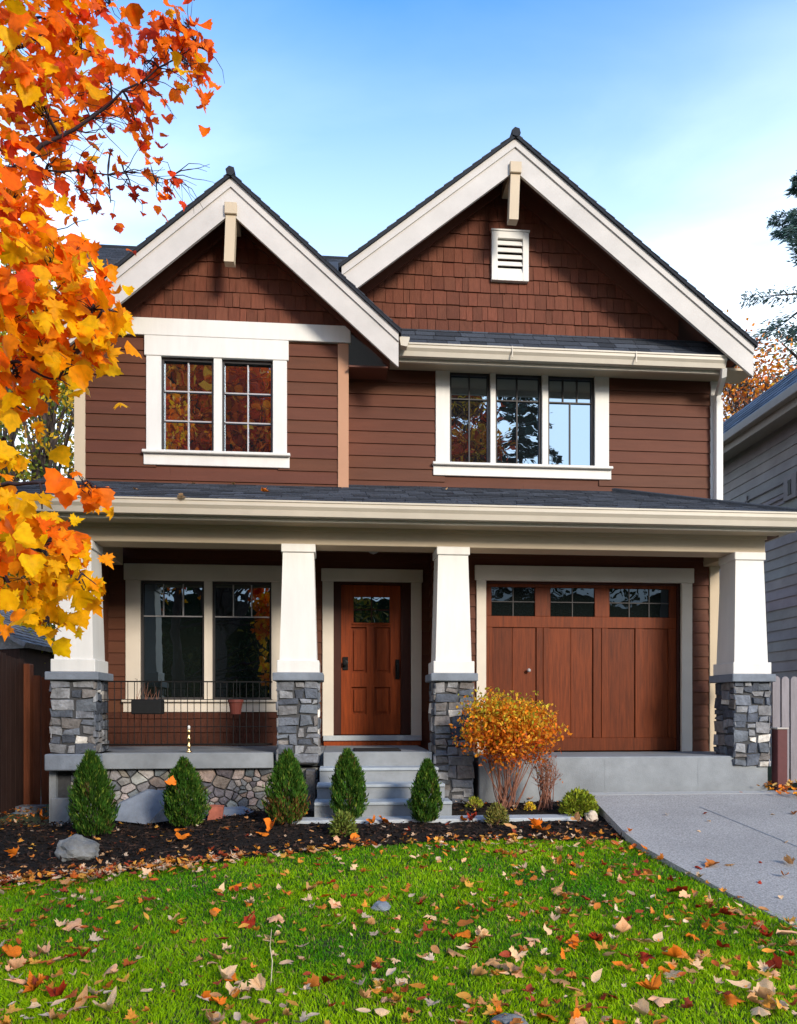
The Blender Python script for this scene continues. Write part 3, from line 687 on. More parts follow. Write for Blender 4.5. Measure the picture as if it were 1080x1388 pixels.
# beam
zbm = E + 1.79; ybm = 8.13; bx0 = X(68, YP) + .02; bx1 = X(1037, ybm)
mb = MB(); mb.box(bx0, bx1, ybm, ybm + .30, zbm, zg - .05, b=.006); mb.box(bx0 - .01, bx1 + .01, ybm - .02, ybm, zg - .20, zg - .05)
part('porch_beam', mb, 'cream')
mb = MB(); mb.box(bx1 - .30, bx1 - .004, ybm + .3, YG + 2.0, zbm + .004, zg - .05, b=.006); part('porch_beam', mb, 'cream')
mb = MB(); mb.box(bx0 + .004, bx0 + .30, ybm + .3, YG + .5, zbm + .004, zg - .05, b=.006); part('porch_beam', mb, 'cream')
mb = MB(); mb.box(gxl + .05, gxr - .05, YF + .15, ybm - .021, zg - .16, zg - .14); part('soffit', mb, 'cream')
mb = MB(); mb.box(gxr - .7, gxr, ybm, 12, zg - .16, zg - .14); part('soffit', mb, 'ceiling')
mb = MB(); mb.box(bx0 + .3, bx1 - .3, ybm + .3, YD + .1, zg - .12, zg - .09); part('porch_ceiling', mb, 'ceiling')
mb = MB(); lp = P(506, 748, 9.3); lp.z = zg - .12; mb.lathe([(.08, lp.z), (.08, lp.z - .02), (.05, lp.z - .06), (.0, lp.z - .08)][::-1], lp.x, lp.y, 14); part('ceiling_light', mb, 'sash_g', smooth=True)

# ---- lower walls
zc = zg - .09
wp = (X(191, YD), X(368, YD), Z(280, 948, YD), Z(280, 788, YD))
dr = (X(452, YD), X(557, YD), ZF, Z(505, 789, YD))
mb = MB(); back_wall(mb, YD, XL, XGL, ZF - .5, zc, [wp, dr])
zs0 = Z(260, 965, YD)
lap(mb, front(YD), XL + .01, XGL, zs0, zc, EXP, [(wp[0] - .06, wp[1] + .06, wp[2] - .10, wp[3] + .08), (dr[0] - .06, dr[1] + .06, dr[2], dr[3] + .08)])
part('siding_wall', mb, 'siding')
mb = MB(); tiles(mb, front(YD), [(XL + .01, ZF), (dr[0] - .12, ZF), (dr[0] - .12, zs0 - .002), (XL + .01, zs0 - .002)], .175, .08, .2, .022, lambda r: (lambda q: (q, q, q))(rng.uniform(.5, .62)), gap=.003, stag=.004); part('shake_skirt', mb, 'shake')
mb = MB(); mb.box(XL, XL + .12, YL + .3, YD, ZF - .3, zc); part('siding_wall', mb, 'siding')
window('window', YD, *wp, (X(191, YD) - X(171, YD), X(382, YD) - X(368, YD), Z(280, 766, YD) - wp[3], Z(280, 948, YD) - Z(280, 965, YD)), 'casing',
       [(wp[0], X(277, YD), [.285], [[1 / 3, 2 / 3], []]), (X(288, YD), wp[1], [.285], [[1 / 3, 2 / 3], []])], 'glass_lo', 'sash_d', 'sash_g', 1)
# garage block: side wall, front wall
mb = MB(); mb.box(XGL, XGL + .1, YG + .12, YD, ZG - .2, zc); frs = Fr((XGL, YD, 0), (0, -1, 0), (0, 0, 1), (-1, 0, 0)); lap(mb, frs, .002, YD - YG - .03, ZF, zc, EXP); part('siding_wall', mb, 'siding')
mb = MB(); mb.box(XGL - .03, XGL + .075, YG - .034, YG + .06, ZG, zc, b=.004); part('corner_board', mb, 'tan')
go = (X(658, YG), X(922, YG), ZG, Z(790, 789, YG))
mb = MB(); back_wall(mb, YG, XGL, XR, ZG - .3, ZR0, [go]); lap(mb, front(YG), XGL + .05, XR - .01, ZG, zc + .05, EXP, [(go[0] - .05, go[1] + .05, go[2] - .1, go[3] + .08)]); part('siding_wall', mb, 'siding')
mb = MB(); mb.box(XR - .115, XR + .012, YG - .032, YG + .02, ZG, zc, b=.004); part('corner_board', mb, 'cream')
mb = MB(); mb.box(XR - .1, XR, YG + .12, 12.5, ZG - .3, E + 4.7); part('siding_wall', mb, 'siding')
mb = MB(); mb.box(XL, XL + .1, YD, 12.5, ZF - .3, E + 4.0); part('siding_wall', mb, 'siding')
mb = MB(); mb.box(XL, XR, 12.4, 12.5, 0, E + 4.2); part('siding_wall', mb, 'siding')
# garage casing
tw = X(658, YG) - X(645, YG)
mb = MB(); mb.box(go[0] - tw, go[0], YG - .04, YG + .10, ZG + .001, go[3], b=.004); mb.box(go[1], go[1] + tw * 1.15, YG - .04, YG + .10, ZG + .001, go[3], b=.004); mb.box(go[0] - tw - .02, go[1] + tw * 1.15 + .02, YG - .05, YG + .10, go[3] + .0005, Z(790, 769, YG), b=.004)
part('garage_casing', mb, 'casing')
# garage door
yd = YG + .055; gx = lambda p: X(p, yd); gzz = lambda y: Z(790, y, yd)
mb = MB(); G0, G1, GB, GT = go[0] + .005, go[1] - .005, ZG + .012, go[3] - .005
wins = [(gx(666), gx(725), gzz(836), gzz(797)), (gx(746), gx(806), gzz(836), gzz(797)), (gx(826), gx(907), gzz(836), gzz(797))]
pans = [(gx(667), gx(727), gzz(1000), gzz(851), [.46]), (gx(744), gx(804), gzz(1000), gzz(851), [.5]), (gx(824), gx(861), gzz(1000), gzz(851), []), (gx(872), gx(906), gzz(1000), gzz(851), [])]
# rails and stiles in front of recessed panels
def board(x0, x1, z0, z1, y=yd, th=.03, lean=0):
    q = rng.uniform(.82, 1.22); mb.box(x0, x1, y, y + th, z0, z1, (q, q, q), b=.003)
board(G0, G1, GB, pans[0][2]); board(G0, G1, pans[0][3], wins[0][2]); board(G0, G1, wins[0][3], GT)
def stiles(spans, z0, z1, mids=()):
    xs_ = [G0] + [v for s_ in spans for v in s_[:2]] + [G1]
    for i in range(0, len(xs_), 2):
        a, b = xs_[i], xs_[i + 1]
        if b - a < .01: continue
        ms = [m for m in mids if a < m < b]
        if ms: board(a, ms[0] - .003, z0 + .001, z1 - .001); board(ms[0] + .003, b, z0 + .001, z1 - .001)
        else: board(a, b, z0 + .001, z1 - .001)
stiles(pans, pans[0][2], pans[0][3], (gx(736), gx(823 - 8))); stiles(wins, wins[0][2], wins[0][3])
for x0, x1, z0, z1, dv in pans:
    n = 2 if dv else 1; xs_ = [x0] + [x0 + (x1 - x0) * d for d in dv] + [x1]
    for a, b in zip(xs_, xs_[1:]):
        k = max(1, round((b - a) / .28))
        for i in range(k): board(a + (b - a) * i / k + .0015, a + (b - a) * (i + 1) / k - .0015, z0, z1, yd + .020, .008)
mb.box(G0, G1, yd + .031, yd + .05, GB, GT, (.3, .3, .3))
gd = part('garage_door', mb, 'garage')
for i, (x0, x1, z0, z1) in enumerate(wins):
    g = MB(); g.box(x0, x1, yd + .022, yd + .03, z0, z1); g.build('window_glass', M['glass_ga'], gd)
    g = MB(); nv = 3 if i == 2 else 2; t = .006
    for k in range(1, nv): xx = x0 + (x1 - x0) * k / nv; g.box(xx - t, xx + t, yd + .012, yd + .021, z0, z1)
    zm = z0 + (z1 - z0) * .5; g.box(x0, x1, yd + .010, yd + .0215, zm - t, zm + t); g.build('muntin', M['sash_d'], gd)
g = MB(); kp = (gx(716), yd - .03, gzz(909)); g.tube([(kp[0], yd + .01, kp[2]), (kp[0], yd - .01, kp[2]), (kp[0], yd - .03, kp[2])], [.012, .012, .024], 12); g.build('lock_knob', M['sash_g'], gd, smooth=True)
mb = MB(); mb.box(go[0] + .0005, go[0] + .004, YG + .02, yd + .03, ZG + .01, GT); mb.box(go[1] - .03, go[1] - .0005, YG + .025, yd - .002, ZG + .01, GT); mb.box(go[0] + .005, go[1] - .031, YG + .025, yd - .002, GT - .02, GT + .004); part('door_stop', mb, 'jamb')
# front door
dtw = .13
mb = MB(); mb.box(X(437, YD), dr[0], YD - .04, YD + .1, ZF + .12, dr[3], b=.004); mb.box(dr[1], X(571, YD), YD - .04, YD + .1, ZF + .12, dr[3], b=.004); mb.box(X(437, YD) - .015, X(571, YD) + .015, YD - .05, YD + .1, dr[3] + .0005, Z(505, 772, YD), b=.004); part('door_casing', mb, 'casing')
yb = YD + .05; dx_ = lambda p: X(p, yb); dz_ = lambda y: Z(505, y, yb)
mb = MB(); mb.box(dr[0] + .001, dx_(462), YD + .0, YD + .12, ZF + .14, dr[3] - .001); mb.box(dx_(543), dr[1] - .001, YD + .0, YD + .12, ZF + .14, dr[3] - .001); mb.box(dx_(462), dx_(543), YD + .0, YD + .12, dz_(793), dr[3] - .001); part('door_jamb', mb, 'jamb')
mb = MB(); mb.box(dx_(438), dx_(570), YD - .10, YD + .1, Z(505, 1004, YD - .1), Z(505, 997, YD - .1), b=.006); part('threshold', mb, 'conc_light')
mb = MB(); mb.box(dx_(439), dx_(569), YD - .07, YD + .1, ZF, Z(505, 1004, YD - .1) - .001); part('threshold_riser', mb, 'door')
D0, D1, DB, DT = dx_(462) + .003, dx_(543) - .003, Z(505, 997, YD - .1) + .012, dz_(793) - .003
mb = MB(); gl = (dx_(479), dx_(528), dz_(844), dz_(809)); pn = [(dx_(476), dx_(497), dz_(912), dz_(850)), (dx_(507), dx_(529), dz_(912), dz_(850)), (dx_(476), dx_(497), dz_(968), dz_(931)), (dx_(507), dx_(529), dz_(968), dz_(931))]
mb.box(D0, pn[0][0], yb, yb + .04, DB, DT); mb.box(pn[1][1], D1, yb, yb + .04, DB, DT)
a, b = pn[0][0], pn[1][1]
mb.box(a, b, yb, yb + .04, DB, pn[2][2]); mb.box(a, b, yb, yb + .04, pn[2][3], pn[0][2]); mb.box(a, b, yb, yb + .04, pn[0][3], gl[2]); mb.box(a, b, yb, yb + .04, gl[3], DT)
mb.box(pn[0][1], pn[1][0], yb, yb + .04, pn[2][2], pn[2][3]); mb.box(pn[0][1], pn[1][0], yb, yb + .04, pn[0][2], pn[0][3])
mb.box(a, gl[0], yb, yb + .04, gl[2], gl[3]); mb.box(gl[1], b, yb, yb + .04, gl[2], gl[3])
for x0, x1, z0, z1 in pn: mb.box(x0, x1, yb + .034, yb + .039, z0, z1); mb.box(x0 + .035, x1 - .035, yb + .012, yb + .0335, z0 + .035, z1 - .035, b=.009)
mb.box(gl[0] - .02, gl[1] + .02, yb - .018, yb - .001, gl[2] - .03, gl[2] - .008, b=.004)
fd = part('front_door', mb, 'door')
g = MB(); g.box(gl[0], gl[1], yb + .02, yb + .03, gl[2], gl[3]); g.build('window_glass', M['glass_lo'], fd)
g = MB(); xm = (gl[0] + gl[1]) / 2; zm = (gl[2] + gl[3]) / 2; g.box(xm - .008, xm + .008, yb + .006, yb + .019, gl[2], gl[3]); g.box(gl[0], gl[1], yb + .005, yb + .0185, zm - .008, zm + .008); g.build('muntin', M['jamb'], fd)
g = MB(); kx, kz = dx_(468), dz_(899); g.box(kx - .035, kx + .035, yb - .016, yb - .0005, kz - .09, kz + .08, b=.004); g.tube([(kx, yb - .012, kz), (kx, yb - .04, kz), (kx, yb - .05, kz), (kx, yb - .07, kz), (kx, yb - .075, kz)], [.014, .014, .036, .038, .02], 14); g.build('door_knob', M['black'], fd, smooth=False)
g = MB(); kx, kz = dx_(538.5), dz_(906); g.box(kx - .028, kx + .028, yb - .016, yb - .0005, kz - .14, kz + .12, b=.004); g.tube([(kx, yb - .012, kz + .05), (kx, yb - .055, kz + .05), (kx, yb - .06, kz - .02), (kx, yb - .05, kz - .10), (kx, yb - .012, kz - .11)], .014, 8); g.build('door_handle', M['black'], fd)

# ---- piers and columns
def pier(px0, px1, zbot, yf=YP, stone_left=True, shaftpx=None, dcap=.54, name=''):
    """stone pier with bluestone cap and tapered white shaft; px0..px1 front edges of the cap"""
    cx0, cx1 = X(px0, yf), X(px1, yf); cx = (cx0 + cx1) / 2; cw = (cx1 - cx0); zcap1, zcap0 = Z(400 if px0 < 900 else 1020, 911.5 if px0 < 900 else 913.5, yf), Z(400 if px0 < 900 else 1020, 922.5 if px0 < 900 else 924, yf)
    pw = cw - .05; x0, x1 = cx - pw / 2, cx + pw / 2; y0 = yf + .025; y1 = y0 + dcap - .05; h = zcap0 - zbot
    root = empty('column', (cx, y0, zbot), house)
    def loc(o): o.location = (-cx, -y0, -zbot); return o
    m_ = MB(); m_.box(x0 + .035, x1 - .035, y0 + .035, y1 - .035, zbot, zcap0); loc(m_.build('pier_core', M['mortar'], root))
    m_ = MB()
    ledge_face(m_, Fr((x0 + .015, y0 + .035, zbot), (1, 0, 0), (0, 0, 1), (0, -1, 0)), pw - .03, h)
    ledge_face(m_, Fr((x0 + .035, y1 - .015, zbot), (0, -1, 0), (0, 0, 1), (-1, 0, 0)), y1 - y0 - .03, h)
    ledge_face(m_, Fr((x1 - .035, y0 + .015, zbot), (0, 1, 0), (0, 0, 1), (1, 0, 0)), y1 - y0 - .03, h)
    loc(m_.build('stone_veneer', M['stone'], root))
    m_ = MB(); m_.box(cx0, cx1, yf, yf + dcap, zcap0 + .0005, zcap1, b=.008); loc(m_.build('stone_cap', M['bluestone'], root))
    # shaft
    cy = yf + dcap / 2; pb = .455; m_ = MB(); zp = zcap1 + .0005; zp2 = zp + .135
    m_.box(cx - pb / 2, cx + pb / 2, cy - pb / 2, cy + pb / 2, zp, zp2, b=.006)
    b0, b1 = .40 / 2, .335 / 2; zt = zbm - .09
    m_.grid([(cx + sx * r, cy + sy * r, z) for r, z in ((b0, zp2), (b1, zt)) for sx, sy in ((-1, -1), (1, -1), (1, 1), (-1, 1))], [(i, (i + 1) % 4, 4 + (i + 1) % 4, 4 + i) for i in range(4)])
    m_.box(cx - .185, cx + .185, cy - .185, cy + .185, zt, zbm - .0005, b=.006)
    loc(m_.build('shaft', M['white'], root))
    return cx
zfoot = E - .60
c1 = pier(60, 133, ZF - .0); c2 = pier(369, 438, E - .605); c3 = pier(584, 648, E - 1.16); c4 = pier(993, 1052, E - .655)
# porch slab, left
mb = MB(); sx0 = X(137, 8.12); mb.box(X(60, 8.0) + .02, X(370, 8.05), 8.10, YD, ZF - .17, ZF - .001, b=.006)
mb.box(X(438, 8.05), X(586, 8.05), 8.08, YD, ZF - .16, ZF - .0005, b=.006); mb.box(X(370, 8.05), X(438, 8.05), 8.25, YD, ZF - .16, ZF - .002)
part('porch_floor', mb, 'concrete')
mb = MB(); mb.box(X(60, YP), X(135, YP), YP - .01, YP + .58, ZF - .175, ZF - .001, b=.012); o = part('pier_base', mb, 'bluestone')
mb = MB(); mb.box(X(649, YS), X(1041, YS), YS, YG + .1, ZG - .75, ZG, b=.012); mb.box(X(600, 8.4), X(649, YS) - .001, 8.45, YG + .1, ZG - .5, ZG - .001)
for q in (820, 946): mb.box(X(q, YS) - .003, X(q, YS) + .003, YS - .002, YS + .01, ZG - .38, ZG - .03, (.4, .4, .4))
part('garage_slab', mb, 'concrete')
# steps
mb = MB(); r_ = .150
for k in range(4):
    yf = 8.05 - .25 * k; zt = ZF - .16 - .15 * k if k else ZF - .16
sxl, sxr = X(436, 8.05), X(586, 8.05)
for k in range(1, 4):
    yf = 8.08 - .25 * k; zt = ZF - r_ * k
    tb = MB(); tb.box(sxl - .02 * k, sxr + .035 * k, yf - .018, yf + .28, zt - .032, zt, b=.006); part('stair_tread', tb, 'tread')
    mb.box(sxl - .02 * k + .003, sxr + .035 * k - .003, yf, 8.2, zt - .17, zt - .033)
mb.box(sxl - .06, sxr + .10, 7.36, 8.2, E - 1.2, ZF - r_ * 3 - .171)
part('porch_step', mb, 'concrete')
# foundation fieldstone
mb = MB(); fx0, fx1 = X(76, 8.2), X(432, 8.2); fz0, fz1 = E - 1.40, ZF - .172
mb.box(fx0, fx1, 8.20, 8.3, fz0, fz1); part('foundation_core', mb, 'mortar')
mb = MB(); voronoi_face(mb, Fr((0, 8.2, 0), (1, 0, 0), (0, 0, 1), (0, -1, 0)), fx0 + .15, fx1, fz0, fz1, 215, asp=1.25)
voronoi_face(mb, Fr((fx1, 8.2, 0), (0, -1, 0), (0, 0, 1), (1, 0, 0)), 0, .0, fz0, fz1, 0) if False else None
part('foundation_stones', mb, 'stone')
mb = MB(); mb.box(fx0 - .03, fx0 + .15, 8.13, 8.3, fz0, E - .96, b=.006); mb.box(fx0 - .05, fx0 + .02, 8.14, YD + 1, fz0, fz1 - .002); part('foundation_footing', mb, 'concrete')
# ledge stones beside the steps
mb = MB(); lx0, lx1 = X(415, 8.0), sxl - .07; mb.box(lx0, lx1, 7.955, 8.19, fz0, E - .66, (.1, .1, .11)); 
ledge_face(mb, Fr((lx0, 7.95, fz0), (1, 0, 0), (0, 0, 1), (0, -1, 0)), lx1 - lx0, E - .66 - fz0, .7); part('cheek_wall', mb, 'stone')
# railing between the first two piers
ra, rb_ = X(137, 8.25), X(369, 8.25); yr = 8.25; zr1 = Z(250, 923, yr)
mb = MB(); mb.box(ra, rb_, yr - .012, yr + .012, zr1 - .014, zr1); mb.box(ra, rb_, yr - .008, yr + .008, ZF + .075, ZF + .093); part_r = part('railing', mb, 'black')
mb = MB(); zz = ZF + .093
for h in (Z(250, 948, yr), Z(250, 985, yr)): mb.tube([(ra, yr, h), (rb_, yr, h)], .0045, 5)
nb = 26
for i in range(1, nb):
    x = ra + (rb_ - ra) * i / nb; mb.tube([(x + rng.uniform(-.003, .003), yr, zz), (x, yr, zr1 - .01)], .0045, 5)
mb.build('wire_grid', M['black'], part_r)
# main roof behind (side gabled ridge)
mb = MB(); zr = Z(130, 336, 11.2); zr2 = zr; xl_ = X(126, 11.2)
mb.grid([(xl_, 9.2, zr - 1.35), (4.6, 9.2, zr - 1.35), (4.6, 11.2, zr), (xl_, 11.2, zr), (xl_, 12.7, zr - 1.0), (4.6, 12.7, zr - 1.0), (xl_, 9.2, zr - 1.45), (4.6, 9.2, zr - 1.45)], [(0, 1, 2, 3), (3, 2, 5, 4), (6, 7, 1, 0), (6, 0, 3)])
vv = Vector((0, 2.0, 1.35)); fr = Fr((0, 9.2, zr - 1.345), (1, 0, 0), vv, (0, -1.35, 2.0)); tiles(mb, fr, [(xl_, 0), (X(330, 10), 0), (X(480, 10.5), vv.length), (xl_, vv.length)], .14, .16, .32, .012, lambda r: (lambda q: (q * 1.3, q * 1.4, q * 1.6))(rng.uniform(.6, 1.4)), gap=.006)
part('main_roof', mb, 'roof')
mb = MB(); mb.tube([(xl_, 11.2, zr + .0), (3.0, 11.2, zr + .0)], .05, 6); part('ridge_cap', mb, 'roofedge')

# ================================================================ small things on the house
x, y = X(510, 8.6), 8.45
mb = MB(); mb.box(X(479, 8.5), X(541, 8.5), 8.22, 8.62, ZF, ZF + .018, b=.005); o = mb.build('door_mat', M['mat']); tag(o, 'dark door mat on the grey porch floor before the front door', 'door mat')
# brass finial
bp_ = P(255, 1016, 8.16); bx, by, bz = bp_.x, 8.2, ZF
root = empty('brass_candlestick', (bx, by, bz)); tag(root, 'small turned brass candlestick standing on the porch edge', 'candlestick')
mb = MB(); mb.lathe([(.030, 0), (.032, .01), (.02, .025), (.014, .04), (.022, .055), (.026, .07), (.014, .09), (.011, .12), (.020, .14), (.024, .155), (.013, .175), (.011, .20), (.022, .22), (.024, .24), (.012, .25)], 0, 0, 14); mb.build('stem', M['brass'], root, smooth=True)
mb = MB(); mb.lathe([(.014, .25), (.014, .285), (.004, .295)], 0, 0, 10); mb.build('candle', M['white'], root, smooth=True)
# planters behind the rail
bp1 = X(204, 8.25); root = empty('black_planter', (bp1, 8.14, ZF)); tag(root, 'black box planter hanging on the porch railing before the window', 'planter')
zt_ = Z(204, 948, 8.1) - ZF; zb_ = Z(204, 968, 8.1) - ZF
mb = MB(); mb.box(-.155, .155, -.09, .09, zb_, zt_, b=.01); mb.build('box', M['potblack'], root)
for sx_ in (-.13, .13):
    mb = MB(); mb.tube([(sx_, .06, zt_ - .02), (sx_, .06, Z(204, 922, 8.25) - ZF + .01), (sx_, -.02, Z(204, 922, 8.25) - ZF + .01)], .003, 5); mb.build('hook', M['black'], root)
mb = MB()
for i in range(14): a = rng.uniform(-.12, .12); mb.tube([(a, 0, zt_), (a + rng.uniform(-.05, .05), rng.uniform(-.03, .03), zt_ + rng.uniform(.05, .2))], [.003, .001], 4)
mb.build('dry_stems', M['twig'], root)
bp1 = X(321, 8.25); root = empty('clay_pot', (bp1, 8.15, ZF)); tag(root, 'small red brown clay pot hanging on the porch railing', 'pot')
mb = MB(); mb.lathe([(.055, zb_), (.075, zt_ - .03), (.085, zt_ - .03), (.085, zt_), (.07, zt_), (.068, zt_ - .03)], 0, 0, 16); mb.build('bowl', M['potred'], root, smooth=False)
mb = MB(); mb.tube([(0, .08, zt_ - .02), (0, .088, Z(204, 922, 8.25) - ZF + .01), (0, .10, Z(204, 922, 8.25) - ZF + .01)], .003, 5); mb.build('hook', M['black'], root)

# ================================================================ fences, neighbours
# left brown board fence running back along the left side
def fence_boards(name, p0, p1, h0, h1, label, m, bw=.14, round_top=False, zg0=0, zg1=0, rail=True, post=None, group=None):
    p0 = Vector(p0); p1 = Vector(p1); d = (p1 - p0); Ln = d.length; u = d.normalized(); nrm_ = Vector((u.y, -u.x, 0)); n = int(Ln / bw)
    root = empty(name, (p0.x, p0.y, 0)); tag(root, label, 'fence', group)
    for sgn in (1,):
        b_ = MB()
        for i in range(n):
            a = i * bw + .004; b = a + bw - (.022 if round_top else .008); t = i / n; z0 = zg0 + (zg1 - zg0) * t; zt = z0 + h0 + (h1 - h0) * t + rng.uniform(-.012, .012); q = rng.uniform(.75, 1.3)
            pts = [(a, z0), (b, z0), (b, zt)]
            if round_top: w_ = (b - a) / 2; pts = [(a, z0), (b, z0), (b, zt - w_)] + [(a + w_ + w_ * math.cos(th), zt - w_ + w_ * math.sin(th)) for th in [math.pi * k / 8 for k in range(1, 8)]] + [(a, zt - w_)]
            else: pts.append((a, zt))
            def W(s_, z, dep): v = u * s_ + nrm_ * dep; return (v.x, v.y, z)
            k = len(pts); V = [W(s_, z, .011) for s_, z in pts] + [W(s_, z, -.011) for s_, z in pts]
            b_.grid(V, [tuple(range(k)), tuple(range(k, 2 * k))[::-1]] + [(i_, k + i_, k + (i_ + 1) % k, (i_ + 1) % k) for i_ in range(k)], (q, q, q))
        b_.build('boards', M[m], root)
    if rail:
        r_ = MB()
        for hh in (.55,):
            a = W(0, zg0 + h0 * hh, -.03); b = W(Ln, zg1 + h1 * hh, -.03); r_.tube([a, b], .035, 4)
        r_.build('rail', M[m], root)
    return root
zl = gz(-4, 9.0)
fA = P(0, 960, 8.2); 
fence_boards('board_fence', (X(-90, 7.2), 7.2, 0), (X(38, 9.6), 9.6, 0), 2.0, 1.80, 'dark weathered board fence along the left side of the yard', 'fence_b', zg0=zl - .02, zg1=zl)
fence_boards('board_fence', (X(38, 9.7), 9.72, 0), (X(84, 9.9), 9.9, 0), 1.64, 1.64, 'short red brown board fence joining the left porch corner', 'fence_r', zg0=zl, zg1=zl)
mb = MB(); fx = X(35, 9.5); mb.box(fx - .075, fx + .075, 9.42, 9.55, zl, Z(35, 900, 9.5), b=.008); o = mb.build('fence_post', M['fence_r']); tag(o, 'reddish brown square gate post at the end of the dark board fence', 'post')
# left neighbour shed (only its roof and eave show)
root = empty('garden_shed', (X(-60, 12), 12, 0)); tag(root, 'neighbouring shed with a grey shingled roof behind the left fence', 'shed')
sx_ = X(30, 11.2) - root.location.x; zs_ = Z(28, 872, 11.2); zpk = Z(0, 828, 11.6)
mb = MB(); mb.box(sx_ - 3.0, sx_ - .12, -.6, 2.5, 0, zs_ - .02, b=.0); mb.build('wall', M['fence_b'], root)
mb = MB(); V0 = Vector((-2.0, 0, 1.15 * 1.0)); fr = Fr((sx_ + .05, -.8, zs_), (0, 1, 0), V0, (1.15, 0, 2.0))
mb.grid([fr(0, 0), fr(3.5, 0), fr(3.5, 2.2), fr(0, 2.2), fr(0, 0, -.06), fr(3.5, 0, -.06), fr(3.5, 2.2, -.06), fr(0, 2.2, -.06)], [(0, 1, 2, 3), (4, 7, 6, 5), (0, 3, 7, 4), (0, 4, 5, 1)])
tiles(mb, fr, [(0, 0), (3.5, 0), (3.5, 2.2), (0, 2.2)], .14, .12, .24, .016, lambda r: (lambda q: (q, q, q))(rng.uniform(.6, 1.4)), gap=.006); mb.build('roof', M['shed_roof'], root)
# gable end boards of that shed facing us
mb = MB(); mb.prism([(sx_ - 3.9, zs_ - .3), (sx_ - .0, zs_ - .05), (sx_ - 1.95, zs_ + 1.05)], -.62, -.58); recalc(mb.build('gable_end', M['shed_roof'], root))
# right picket fence
zr_ = drv(7.9) + .02
pf = fence_boards('picket_fence', (X(1046, 8.75), 8.75, 0), (X(1046, 8.75) + 1.6, 8.75, 0), 1.32, 1.32, 'grey round topped picket fence beside the right porch pier', 'picket', bw=.118, round_top=True, zg0=zr_ - .02, zg1=zr_ - .02)
mb = MB(); pp_ = P(1057, 1066, 8.05); zt_ = Z(1057, 986, 8.05)
mb.box(pp_.x - .06, pp_.x + .06, 8.0, 8.12, drv(8.0) - .15, zt_ - .02, b=.006); root = mb.build('marker_post', M['post']); tag(root, 'short maroon square post standing beside the right stone pier', 'post')
mb = MB(); mb.box(pp_.x - .07, pp_.x + .07, 7.99, 8.13, zt_ - .0195, zt_, b=.004); mb.build('cap', M['ntrim'], root)
# right neighbour
NX = 7.0; root = empty('neighbour_house', (NX, 14, 0)); tag(root, 'grey lap sided neighbouring house with blue grey roof at the right edge', 'house')
yn0, yn1 = 7.0, 14.2; zne = Z(1000, 640, X and 12.6); 
ynear, yfar = 8.0, 13.6; ze_ = Z(975, 632, 13.3) 
frn = Fr((0, yfar - 14, 0), (0, -1, 0), (0, 0, 1), (-1, 0, 0))
mb = MB(); mb.box(.0, .15, ynear - 14, yfar - 14, 0, ze_); lap(mb, frn, 0, yfar - ynear, 0.2, ze_ - .12, .165); mb.box(0, 6, ynear - 14, ynear - 13.85, 0, ze_); mb.box(0, 6, yfar - 14.15, yfar - 14, 0, ze_)
lap(mb, Fr((0, ynear - 14, 0), (1, 0, 0), (0, 0, 1), (0, -1, 0)), 0, 6, 0.2, ze_ - .12, .165)
wall = mb.build('siding_wall', M['nsiding'], root)
mb = MB(); q0, q1 = ynear - 14 - .3, yfar - 14 + .3
mb.box(-.50, -.38, q0, q1, ze_ - .04, ze_ + .10, b=.01); mb.box(-.38, -.34, q0, q1, ze_ - .16, ze_ + .08); mb.box(-.34, -.0205, q0, q1, ze_ - .10, ze_ - .07); mb.build('gutter', M['ntrim'], root)
V0 = Vector((2.0, 0, 2.2)); frr = Fr((-.44, q1, ze_ + .07), (0, -1, 0), V0, (-2.2, 0, 2.0)); LL = q1 - q0; RL = 1.05; fr4 = Fr(frr(0, RL), (0, -1, 0), (2.0, 0, .5), (-.5, 0, 2.0))
mb = MB()
for f_, ln_ in ((frr, RL), (fr4, 2.6)):
    mb.grid([f_(0, 0), f_(LL, 0), f_(LL, ln_), f_(0, ln_), f_(0, 0, -.08), f_(LL, 0, -.08), f_(LL, ln_, -.08), f_(0, ln_, -.08)], [(0, 1, 2, 3), (7, 6, 5, 4), (0, 3, 7, 4), (0, 4, 5, 1), (1, 5, 6, 2)])
    tiles(mb, f_, [(0, 0), (LL, 0), (LL, ln_), (0, ln_)], .15, .18, .34, .012, lambda r: (lambda q: (q, q, q))(rng.uniform(.6, 1.4)), gap=.006)
mb.build('roof', M['nroof'], root)
# small attic plate with a dark numeral one
def npt(px, py):  # point on the neighbour wall x = NX - .03
    d = ray(px, py); t = (NX - .03) / d.x; return Vector((NX - .03, d.y * t, E + d.z * t))
pc = npt(1071, 660); mb = MB(); cy_, cz_ = pc.y - 14, pc.z
mb.box(-.045, -.022, cy_ - .16, cy_ + .16, cz_ - .19, cz_ + .19, b=.004); pl = mb.build('wall_plate', M['nsiding'], root)
mb = MB(); mb.box(-.052, -.0455, cy_ - .034, cy_ + .034, cz_ - .10, cz_ + .11); mb.box(-.0515, -.0455, cy_ + .0145, cy_ + .045, cz_ + .07, cz_ + .095); mb.box(-.0515, -.0455, cy_ - .045, cy_ + .04, cz_ - .125, cz_ - .1005); mb.build('numeral', M['black'], pl)
mb = MB()
for i in range(5):
    a = npt(1010, 668 - 0); yy = a.y - 14 - .0; z0 = a.z - .25 + i * .0; 
for (pa, pb) in (((990, 690), (1060, 655)), ((1010, 700), (1066, 672)), ((1012, 672), (1012, 692))):
    a, b = npt(*pa), npt(*pb); mb.tube([(-.03, a.y - 14, a.z), (-.03, b.y - 14, b.z)], .012, 5)
mb.build('conduit', M['nsiding'], root)

exec_parts = True
